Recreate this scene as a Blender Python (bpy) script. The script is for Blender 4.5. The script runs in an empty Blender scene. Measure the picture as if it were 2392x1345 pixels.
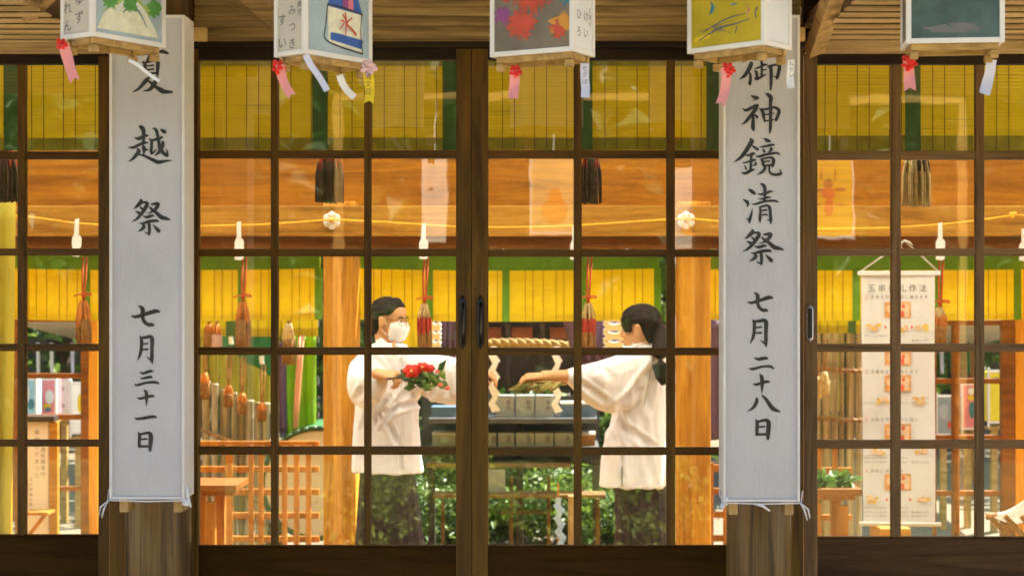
import bpy, bmesh, math, random
from mathutils import Vector, Matrix, noise
from mathutils.bvhtree import BVHTree
rnd = random.Random(7)
SC = bpy.context.scene
COL = SC.collection
R = math.radians
# ------------------------------------------------------------------ camera, world, sun, exposure
F, VX, VY, EYE = 3600.0, 1300.0, 672.5, 1.62
cd = bpy.data.cameras.new('camera'); cam = bpy.data.objects.new('camera', cd); COL.objects.link(cam)
cam.location = (0, 0, EYE); cam.rotation_euler = (R(90), 0, 0)
cd.sensor_width = 36; cd.lens = 36 * F / 2392; cd.shift_x = (1196 - VX) / 2392
cd.clip_start = .05; cd.clip_end = 500
cd.dof.use_dof = True; cd.dof.focus_distance = 5.3; cd.dof.aperture_fstop = 4.0
SC.camera = cam
w = bpy.data.worlds.new('World'); SC.world = w; w.use_nodes = True
nt = w.node_tree; bg = nt.nodes['Background']
sky = nt.nodes.new('ShaderNodeTexSky'); sky.sky_type = 'NISHITA'; sky.sun_disc = False
SUN = Vector((.46, .40, .79)).normalized()
sky.sun_elevation = math.asin(SUN.z); sky.sun_rotation = math.atan2(SUN.x, SUN.y)
nt.links.new(sky.outputs[0], bg.inputs[0]); bg.inputs[1].default_value = .11
sl = bpy.data.lights.new('sun', 'SUN'); sl.energy = 5.0; sl.angle = R(.5); sl.color = (1, .93, .8)
so = bpy.data.objects.new('sun', sl); COL.objects.link(so)
so.rotation_euler = SUN.to_track_quat('Z', 'Y').to_euler(); so.location = (6, 14, 12)
SC.view_settings.view_transform = 'Standard'; SC.view_settings.look = 'None'
SC.view_settings.exposure = 2.25; SC.view_settings.gamma = 1
SC.cycles.use_denoising = True
SC.cycles.max_bounces = 10; SC.cycles.transparent_max_bounces = 16; SC.cycles.transmission_bounces = 8
SC.cycles.diffuse_bounces = 5

# ------------------------------------------------------------------ helpers
def P(px, py, Y):
    return Vector(((px - VX) / F * Y, Y, EYE - (py - VY) / F * Y))
def PXm(d, Y): return d / F * Y          # photo pixels -> metres at depth Y

class MB:
    def __init__(s): s.v = []; s.f = []; s.m = []
    def add(s, vs, fs, mi=0):
        o = len(s.v); s.v += [Vector(v) for v in vs]
        for f in fs: s.f.append([i + o for i in f]); s.m.append(mi)
    def box(s, x0, x1, y0, y1, z0, z1, mi=0):
        v = [(x, y, z) for x in (x0, x1) for y in (y0, y1) for z in (z0, z1)]
        s.add(v, [(0, 1, 3, 2), (4, 6, 7, 5), (0, 4, 5, 1), (2, 3, 7, 6), (0, 2, 6, 4), (1, 5, 7, 3)], mi)
    def pbox(s, px0, px1, py0, py1, Y, d, mi=0):     # front face through pixels at depth Y
        a = P(px0, py1, Y); b = P(px1, py0, Y); s.box(a.x, b.x, Y, Y + d, a.z, b.z, mi)
    def obox(s, o, u, v, n, mi=0):                   # oriented box
        o, u, v, n = map(Vector, (o, u, v, n))
        vs = [o + u * a + v * b + n * c for a in (0, 1) for b in (0, 1) for c in (0, 1)]
        s.add(vs, [(0, 1, 3, 2), (4, 6, 7, 5), (0, 4, 5, 1), (2, 3, 7, 6), (0, 2, 6, 4), (1, 5, 7, 3)], mi)
    def bar(s, p, q, w, h, mi=0, up=(0, 0, 1)):
        p, q = Vector(p), Vector(q); d = (q - p)
        up = Vector(up)
        if abs(d.normalized().dot(up)) > .95: up = Vector((0, 1, 0))
        a = d.cross(up).normalized() * w; b = a.cross(d).normalized() * h
        s.obox(p - a / 2 - b / 2, d, a, b, mi)
    def loft(s, rings, caps=True, mi=0, closed=True):
        n = len(rings[0]); o = len(s.v); vs = [p for r in rings for p in r]; fs = []
        for i in range(len(rings) - 1):
            for j in range(n if closed else n - 1):
                k = (j + 1) % n
                fs.append((i * n + j, i * n + k, (i + 1) * n + k, (i + 1) * n + j))
        if caps and closed:
            fs.append(tuple(range(n))[::-1]); fs.append(tuple((len(rings) - 1) * n + j for j in range(n)))
        s.add(vs, fs, mi)
    def tube(s, pts, rad, n=8, mi=0, flat=1.0, up=(0, 0, 1)):
        pts = [Vector(p) for p in pts]
        if not hasattr(rad, '__len__'): rad = [rad] * len(pts)
        rings = []
        for i, p in enumerate(pts):
            d = (pts[min(i + 1, len(pts) - 1)] - pts[max(i - 1, 0)]).normalized()
            u = Vector(up)
            if abs(d.dot(u)) > .9: u = Vector((0, 1, 0))
            a = d.cross(u).normalized(); b = a.cross(d).normalized()
            rings.append([p + (a * math.cos(t) * flat + b * math.sin(t)) * rad[i] for t in [2 * math.pi * k / n for k in range(n)]])
        s.loft(rings, True, mi)
    def lathe(s, c, prof, n=16, mi=0, jit=0):
        c = Vector(c); rings = []
        for r, z in prof:
            rings.append([c + Vector((math.cos(t) * r * (1 + jit * math.sin(t * 7 + 1)), math.sin(t) * r, z)) for t in [2 * math.pi * k / n for k in range(n)]])
        s.loft(rings, True, mi)
    def ell(s, c, r, n=12, m=8, mi=0, rot=None):
        c = Vector(c); rings = []
        for i in range(m + 1):
            a = math.pi * (i + .02 * (i == 0) - .02 * (i == m)) / m
            rr = []
            for k in range(n):
                t = 2 * math.pi * k / n
                p = Vector((math.sin(a) * math.cos(t) * r[0], math.sin(a) * math.sin(t) * r[1], -math.cos(a) * r[2]))
                rr.append(c + (rot @ p if rot else p))
            rings.append(rr)
        s.loft(rings, True, mi)
    def prism(s, pts, n, mi=0):                      # planar outline + extrusion vector
        pts = [Vector(p) for p in pts]; n = Vector(n); k = len(pts)
        s.add(pts + [p + n for p in pts], [tuple(range(k)), tuple(range(2 * k - 1, k - 1, -1))] + [(i, i + k, (i + 1) % k + k, (i + 1) % k) for i in range(k)], mi)
    def strip(s, pts, wv, th=.0006, mi=0):           # ribbon: centre points, width vectors, small thickness
        L = []
        for i, p in enumerate(pts):
            p = Vector(p); w_ = Vector(wv[i] if isinstance(wv, list) else wv)
            d = (Vector(pts[min(i + 1, len(pts) - 1)]) - Vector(pts[max(i - 1, 0)]))
            n = d.cross(w_).normalized() * th
            L.append([p - w_ / 2, p + w_ / 2, p + w_ / 2 + n, p - w_ / 2 + n])
        s.loft(L, True, mi)

def build(name, mb, mat, parent=None, label=None, cat=None, group=None, kind=None, smooth=False, bev=0, post=None):
    me = bpy.data.meshes.new(name)
    o = bpy.data.objects.new(name, me); COL.objects.link(o)
    base = Vector((0, 0, 0))
    if parent is not None:
        o.parent = parent; q = parent
        while q is not None: base += q.location; q = q.parent
    else:
        xs = [v.x for v in mb.v]; ys = [v.y for v in mb.v]; zs = [v.z for v in mb.v]
        base = Vector(((min(xs) + max(xs)) / 2, (min(ys) + max(ys)) / 2, min(zs))); o.location = base
    me.from_pydata([v - base for v in mb.v], [], mb.f)
    mats = mat if isinstance(mat, (list, tuple)) else [mat]
    for m_ in mats: me.materials.append(m_)
    if len(mats) > 1:
        for i, p in enumerate(me.polygons): p.material_index = mb.m[i]
    bm = bmesh.new(); bm.from_mesh(me)
    bmesh.ops.recalc_face_normals(bm, faces=bm.faces)
    if bev:
        es = [e for e in bm.edges if len(e.link_faces) == 2 and e.calc_face_angle(0) > .6]
        bmesh.ops.bevel(bm, geom=es, offset=bev, segments=2, affect='EDGES', profile=.6, clamp_overlap=True)
    bm.to_mesh(me); bm.free()
    if smooth:
        for p in me.polygons: p.use_smooth = True
    if label: o['label'] = label
    if cat: o['category'] = cat
    if group: o['group'] = group
    if kind: o['kind'] = kind
    return o

def thing(name, label, cat, loc, group=None):
    o = bpy.data.objects.new(name, None); COL.objects.link(o); o.location = loc; o.empty_display_size = .05
    o['label'] = label; o['category'] = cat
    if group: o['group'] = group
    bpy.context.view_layer.update()
    return o

# ------------------------------------------------------------------ materials
def newmat(name):
    m = bpy.data.materials.new(name); m.use_nodes = True
    return m, m.node_tree, m.node_tree.nodes['Principled BSDF']
def ramp(nt, fac, stops):
    r = nt.nodes.new('ShaderNodeValToRGB'); e = r.color_ramp.elements
    e[0].position, e[0].color = stops[0][0], (*stops[0][1], 1); e[1].position, e[1].color = stops[-1][0], (*stops[-1][1], 1)
    for p, c in stops[1:-1]:
        x = e.new(p); x.color = (*c, 1)
    nt.links.new(fac, r.inputs[0]); return r.outputs[0]
def coords(nt, scale, out='Object'):
    t = nt.nodes.new('ShaderNodeTexCoord'); mp = nt.nodes.new('ShaderNodeMapping')
    mp.inputs['Scale'].default_value = scale; nt.links.new(t.outputs[out], mp.inputs[0]); return mp.outputs[0]
def noisetex(nt, vec, scale, detail=4, dist=0, rough=.55):
    n = nt.nodes.new('ShaderNodeTexNoise'); n.inputs['Scale'].default_value = scale; n.inputs['Detail'].default_value = detail
    n.inputs['Distortion'].default_value = dist; n.inputs['Roughness'].default_value = rough
    nt.links.new(vec, n.inputs['Vector']); return n.outputs[0]
def bump(nt, b, h, strength, dist=.01):
    n = nt.nodes.new('ShaderNodeBump'); n.inputs['Strength'].default_value = strength; n.inputs['Distance'].default_value = dist
    nt.links.new(h, n.inputs['Height']); nt.links.new(n.outputs[0], b.inputs['Normal'])
def mul(c, k): return tuple(x * k for x in c)
def plain(name, c, rough=.6, var=.18, scale=12, bmp=.0, metal=0, sub=0, trans=0, coat=0):
    m, nt, b = newmat(name)
    v = noisetex(nt, coords(nt, (1, 1, 1)), scale, 5)
    col = ramp(nt, v, [(.3, mul(c, 1 - var)), (.7, mul(c, 1 + var))])
    nt.links.new(col, b.inputs['Base Color']); b.inputs['Roughness'].default_value = rough; b.inputs['Metallic'].default_value = metal
    if coat: b.inputs['Coat Weight'].default_value = coat; b.inputs['Coat Roughness'].default_value = .15
    if bmp: bump(nt, b, v, bmp)
    if trans: translucent(nt, b, col, trans)
    return m
def translucent(nt, b, col, k):
    out = [n for n in nt.nodes if n.type == 'OUTPUT_MATERIAL'][0]
    t = nt.nodes.new('ShaderNodeBsdfTranslucent'); mx = nt.nodes.new('ShaderNodeMixShader'); mx.inputs[0].default_value = k
    nt.links.new(col, t.inputs[0]); nt.links.new(b.outputs[0], mx.inputs[1]); nt.links.new(t.outputs[0], mx.inputs[2])
    nt.links.new(mx.outputs[0], out.inputs[0])
def wood(name, c1, c2, axis='z', rough=.55, scale=6, stretch=14, bmp=.25, spec=.25):
    m, nt, b = newmat(name)
    s = {'x': (1 / stretch * 3, 3, 3), 'y': (3, 1 / stretch * 3, 3), 'z': (3, 3, 1 / stretch * 3)}[axis]
    vec = coords(nt, s)
    g = noisetex(nt, vec, scale, 8, 1.2, .6); g2 = noisetex(nt, vec, scale * 6, 3, .3)
    mx = nt.nodes.new('ShaderNodeMath'); mx.operation = 'MULTIPLY_ADD'; mx.inputs[1].default_value = .75
    nt.links.new(g, mx.inputs[0])
    m3 = nt.nodes.new('ShaderNodeMath'); m3.operation = 'MULTIPLY'; m3.inputs[1].default_value = .25
    nt.links.new(g2, m3.inputs[0]); nt.links.new(m3.outputs[0], mx.inputs[2])
    b.inputs['Specular IOR Level'].default_value = spec
    col = ramp(nt, mx.outputs[0], [(.3, mul(c2, .62)), (.4, c2), (.5, tuple((a + b_) / 2 for a, b_ in zip(c1, c2))), (.6, c1), (.72, mul(c1, 1.12))])
    nt.links.new(col, b.inputs['Base Color']); b.inputs['Roughness'].default_value = rough
    bump(nt, b, mx.outputs[0], bmp, .004)
    return m
def blindmat(name, c, trans, pitch=160):
    m, nt, b = newmat(name)
    vec = coords(nt, (1, 1, 1))
    wv = nt.nodes.new('ShaderNodeTexWave'); wv.bands_direction = 'Z'; wv.inputs['Scale'].default_value = pitch / 6.28; wv.inputs['Distortion'].default_value = .6
    wv.inputs['Detail'].default_value = 1
    nt.links.new(vec, wv.inputs[0])
    v = noisetex(nt, coords(nt, (1.2, 1, 34)), 3, 5, .2)
    big = noisetex(nt, vec, 2.2, 3)
    mx = nt.nodes.new('ShaderNodeMath'); mx.operation = 'MULTIPLY_ADD'; mx.inputs[1].default_value = .2
    nt.links.new(wv.outputs[1], mx.inputs[0]); nt.links.new(v, mx.inputs[2])
    m2 = nt.nodes.new('ShaderNodeMath'); m2.operation = 'MULTIPLY_ADD'; m2.inputs[1].default_value = .4
    nt.links.new(big, m2.inputs[0]); nt.links.new(mx.outputs[0], m2.inputs[2])
    col = ramp(nt, m2.outputs[0], [(.38, (c[0] * .6, c[1] * .55, c[2] * .6)), (.66, c), (1.0, (min(1, c[0] * 1.15), c[1] * 1.12, c[2] * 1.2))])
    nt.links.new(col, b.inputs['Base Color']); b.inputs['Roughness'].default_value = .55
    bump(nt, b, mx.outputs[0], .3, .003)
    translucent(nt, b, col, trans)
    return m

M = {}
def signmat():
    m, nt, b = newmat('sign_face')
    vec = coords(nt, (1, 1, 1)); n1 = noisetex(nt, vec, 2.2, 3, .4); n2 = noisetex(nt, coords(nt, (34, 1, 5)), 1, 3, 1.6); n3 = noisetex(nt, vec, 220, 2)
    mx = nt.nodes.new('ShaderNodeMath'); mx.operation = 'MULTIPLY_ADD'; mx.inputs[1].default_value = .25; nt.links.new(n3, mx.inputs[0]); nt.links.new(n1, mx.inputs[2])
    col = ramp(nt, mx.outputs[0], [(.4, (.44, .42, .425)), (.8, (.56, .535, .55))])
    nt.links.new(col, b.inputs['Base Color']); b.inputs['Roughness'].default_value = .38; b.inputs['Coat Weight'].default_value = .35; b.inputs['Coat Roughness'].default_value = .12
    bump(nt, b, n2, .7, .005); return m
M['door'] = wood('door_wood', (.145, .068, .005), (.062, .027, .002), 'z', .5, bmp=.12)
M['doorh'] = wood('door_wood_h', (.115, .052, .004), (.055, .023, .002), 'x', .5, bmp=.12)
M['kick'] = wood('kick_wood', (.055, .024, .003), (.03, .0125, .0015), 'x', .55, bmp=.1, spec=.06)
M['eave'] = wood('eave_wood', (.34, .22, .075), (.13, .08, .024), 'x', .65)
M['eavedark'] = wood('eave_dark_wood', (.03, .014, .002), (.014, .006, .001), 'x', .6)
M['brace'] = wood('brace_wood', (.5, .32, .13), (.3, .18, .065), 'z', .6)
M['slat'] = wood('slat_wood', (.6, .42, .2), (.36, .23, .09), 'x', .6)
M['column'] = wood('column_wood', (.20, .115, .04), (.05, .028, .011), 'z', .38, 5, 20)
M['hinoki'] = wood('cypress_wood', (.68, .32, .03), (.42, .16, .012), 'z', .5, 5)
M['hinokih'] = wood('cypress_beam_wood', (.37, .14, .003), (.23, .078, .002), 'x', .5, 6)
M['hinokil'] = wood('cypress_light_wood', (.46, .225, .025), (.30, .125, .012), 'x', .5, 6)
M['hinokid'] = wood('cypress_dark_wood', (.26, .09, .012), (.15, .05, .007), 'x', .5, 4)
M['furn'] = wood('furniture_wood', (.46, .19, .03), (.28, .10, .012), 'z', .5, 5)
M['lanternwood'] = wood('lantern_wood', (.52, .33, .11), (.32, .19, .055), 'x', .55, 8)
M['floor'] = wood('floor_wood', (.45, .26, .09), (.3, .16, .05), 'y', .35)
M['bamboo'] = wood('bamboo_culm', (.52, .43, .27), (.28, .21, .11), 'z', .4)
M['blind'] = blindmat('bamboo_blind_near', (.72, .60, .006), .35, 170)
M['blindfar'] = blindmat('bamboo_blind_far', (.95, .75, .006), .22, 200)
M['green'] = plain('green_brocade', (.045, .115, .02), .75, .14, 30)
M['greenfar'] = plain('green_border', (.19, .45, .02), .75, .1, 20, trans=.15)
M['hem'] = plain('olive_hem', (.40, .34, .012), .7, .25, 14, trans=.3)
M['thread'] = plain('dark_thread', (.16, .10, .012), .8)
M['threadfar'] = plain('brown_thread', (.45, .26, .01), .8)
M['white'] = plain('white_paint', (.76, .71, .64), .45, .05, 8)
M['signface'] = signmat()
M['ink'] = plain('ink', (.022, .021, .022), .5, .7, 22)
M['inkfaint'] = plain('faint_ink', (.12, .11, .10), .6)
M['cord'] = plain('white_cord', (.72, .7, .7), .6)
M['paper'] = plain('paper', (.72, .66, .56), .6, .06, 6, trans=.3)
M['whitepaper'] = plain('white_paper', (.85, .83, .8), .6, .04, 10, trans=.2)
M['lilacpaper'] = plain('lilac_paper', (.68, .68, .82), .6, .04, 10, trans=.2)
M['pink'] = plain('pink_paper', (.85, .36, .34), .6, .06, 20, trans=.25)
M['red'] = plain('red_paper', (.8, .03, .015), .6, .15, 30, trans=.2)
M['palepink'] = plain('pale_pink_crepe', (.82, .55, .52), .6, .12, 60, trans=.2)
M['yellow'] = plain('yellow_paper', (.85, .62, .01), .6, .06, 20, trans=.2)
M['iron'] = plain('dark_iron', (.05, .045, .04), .35, metal=.8)
M['lilacmetal'] = plain('pale_metal', (.42, .40, .46), .3, metal=.6)
M['jacket'] = plain('white_cotton', (.84, .80, .82), .85, .05, 30, .06)
M['hakama'] = plain('maroon_cloth', (.022, .007, .006), .8, .2, 10)
M['skin'] = plain('skin', (.62, .31, .135), .5, .06, 20)
M['hair'] = plain('dark_hair', (.016, .009, .005), .6, .5, 60)
M['hair'].node_tree.nodes['Principled BSDF'].inputs['Specular IOR Level'].default_value = .18
M['lip'] = plain('lip', (.5, .16, .12), .5)
M['eyewhite'] = plain('eye_white', (.8, .78, .75), .3)
M['eyedark'] = plain('eye_dark', (.02, .012, .01), .2)
M['mask'] = plain('mask_cloth', (.88, .86, .84), .8, .03, 20)
M['rope'] = plain('gold_cord', (.82, .44, .02), .6)
M['redcord'] = plain('red_cord', (.62, .10, .03), .7)
M['straw'] = wood('straw', (.44, .29, .09), (.25, .15, .035), 'x', .7, 10)
M['gold'] = plain('gold_metal', (.7, .45, .1), .3, metal=.7)
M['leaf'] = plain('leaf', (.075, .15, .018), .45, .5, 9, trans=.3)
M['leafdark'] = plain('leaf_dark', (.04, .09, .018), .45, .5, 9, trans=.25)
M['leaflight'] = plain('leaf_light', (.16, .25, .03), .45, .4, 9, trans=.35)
M['bark'] = wood('bark', (.12, .085, .055), (.05, .035, .022), 'z', .85, 8, 6, .6)
M['purple'] = plain('purple_cloth', (.10, .055, .13), .8, .2, 10)
M['lime'] = plain('lime_cloth', (.26, .46, .01), .7, .15, 6, trans=.4)
M['yellowcloth'] = plain('yellow_cloth', (.66, .55, .06), .7, .1, 4, trans=.4)
M['ground'] = plain('gravel', (.17, .135, .085), .9, .3, 40, .3)
M['plaster'] = plain('plaster', (.72, .62, .46), .9, .1, 4)
M['roof'] = plain('roof_board', (.16, .1, .05), .8)
M['dark'] = plain('dark_board', (.035, .022, .014), .7, .3)
M['redboard'] = plain('red_board', (.20, .045, .012), .6, .3, 6)
M['bluecloth'] = plain('blue_paper', (.10, .17, .28), .6)
M['greywhite'] = plain('pale_carton', (.28, .31, .29), .6, .08, 9)
M['greyblue'] = plain('grey_blue_cloth', (.07, .075, .075), .7, .2, 6)
M['oldwood'] = wood('aged_wood', (.20, .105, .03), (.11, .05, .012), 'x', .7)
M['shingle'] = plain('stone_grey', (.3, .3, .27), .85, .2, 10)

def glassmat():
    m, nt, b = newmat('window_glass'); nt.nodes.remove(b)
    out = [n for n in nt.nodes if n.type == 'OUTPUT_MATERIAL'][0]
    t = nt.nodes.new('ShaderNodeBsdfTransparent'); t.inputs[0].default_value = (.96, .97, .95, 1)
    g = nt.nodes.new('ShaderNodeBsdfGlossy'); g.inputs['Roughness'].default_value = .015; g.inputs[0].default_value = (1, .93, .78, 1)
    fr = nt.nodes.new('ShaderNodeFresnel'); fr.inputs[0].default_value = 1.7
    mx = nt.nodes.new('ShaderNodeMixShader')
    # old panes are slightly wavy
    n = noisetex(nt, coords(nt, (1, 1, 1)), 5, 2); bp = nt.nodes.new('ShaderNodeBump'); bp.inputs['Strength'].default_value = .012; bp.inputs['Distance'].default_value = .02
    nt.links.new(n, bp.inputs['Height']); nt.links.new(bp.outputs[0], g.inputs['Normal'])
    nt.links.new(fr.outputs[0], mx.inputs[0]); nt.links.new(t.outputs[0], mx.inputs[1]); nt.links.new(g.outputs[0], mx.inputs[2])
    # hazy veil painted into the glass as a thin dusty film
    df = nt.nodes.new('ShaderNodeBsdfDiffuse'); df.inputs[0].default_value = (.85, .78, .62, 1)
    dn = noisetex(nt, coords(nt, (1, 1, 1)), 3, 6, .6); dr = nt.nodes.new('ShaderNodeMapRange'); dr.inputs[1].default_value = .35; dr.inputs[2].default_value = .75; dr.inputs[3].default_value = .002; dr.inputs[4].default_value = .018
    nt.links.new(dn, dr.inputs[0]); m2 = nt.nodes.new('ShaderNodeMixShader'); nt.links.new(dr.outputs[0], m2.inputs[0]); nt.links.new(mx.outputs[0], m2.inputs[1]); nt.links.new(df.outputs[0], m2.inputs[2])
    nt.links.new(m2.outputs[0], out.inputs[0]); return m
M['glass'] = glassmat()
def solidcol(name, c, **k):
    if name not in M: M[name] = plain(name, c, **k)
    return M[name]

# ------------------------------------------------------------------ brush writing
def smooth(pts, k=5):
    out = []
    n = len(pts)
    for i in range(n - 1):
        p0, p1, p2, p3 = pts[max(i - 1, 0)], pts[i], pts[i + 1], pts[min(i + 2, n - 1)]
        for j in range(k):
            t = j / k
            out.append(tuple(.5 * (2 * b + (c - a) * t + (2 * a - 5 * b + 4 * c - d) * t * t + (3 * b - a - 3 * c + d) * t ** 3) for a, b, c, d in zip(p0, p1, p2, p3)))
    out.append(tuple(pts[-1])); return out
def stroke(mb, pts, fmap, mi=0, k=5):
    """one brush stroke: (x, y, width) points, mapped by fmap(x, y) to the surface"""
    ps = smooth(pts, k); L = []; Rr = []
    for i, (x, y, wd) in enumerate(ps):
        a = ps[max(i - 1, 0)]; b = ps[min(i + 1, len(ps) - 1)]
        dx, dy = b[0] - a[0], b[1] - a[1]; l = math.hypot(dx, dy) or 1
        nx, ny = -dy / l * wd / 2, dx / l * wd / 2
        L.append((x + nx, y + ny)); Rr.append((x - nx, y - ny))
    # rounded ends
    vs = [fmap(*p) for p in L] + [fmap(*p) for p in Rr]; n = len(L)
    fs = [(i, i + 1, n + i + 1, n + i) for i in range(n - 1)]
    for (idx, sgn) in ((0, -1), (n - 1, 1)):
        x, y, wd = ps[idx]; b = ps[min(idx + 1, n - 1)]; a = ps[max(idx - 1, 0)]
        dx, dy = b[0] - a[0], b[1] - a[1]; l = math.hypot(dx, dy) or 1
        tip = (x + sgn * dx / l * wd * .4, y + sgn * dy / l * wd * .4)
        vs.append(fmap(*tip)); fs.append((idx, n + idx, len(vs) - 1))
    mb.add(vs, fs, mi)

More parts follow.
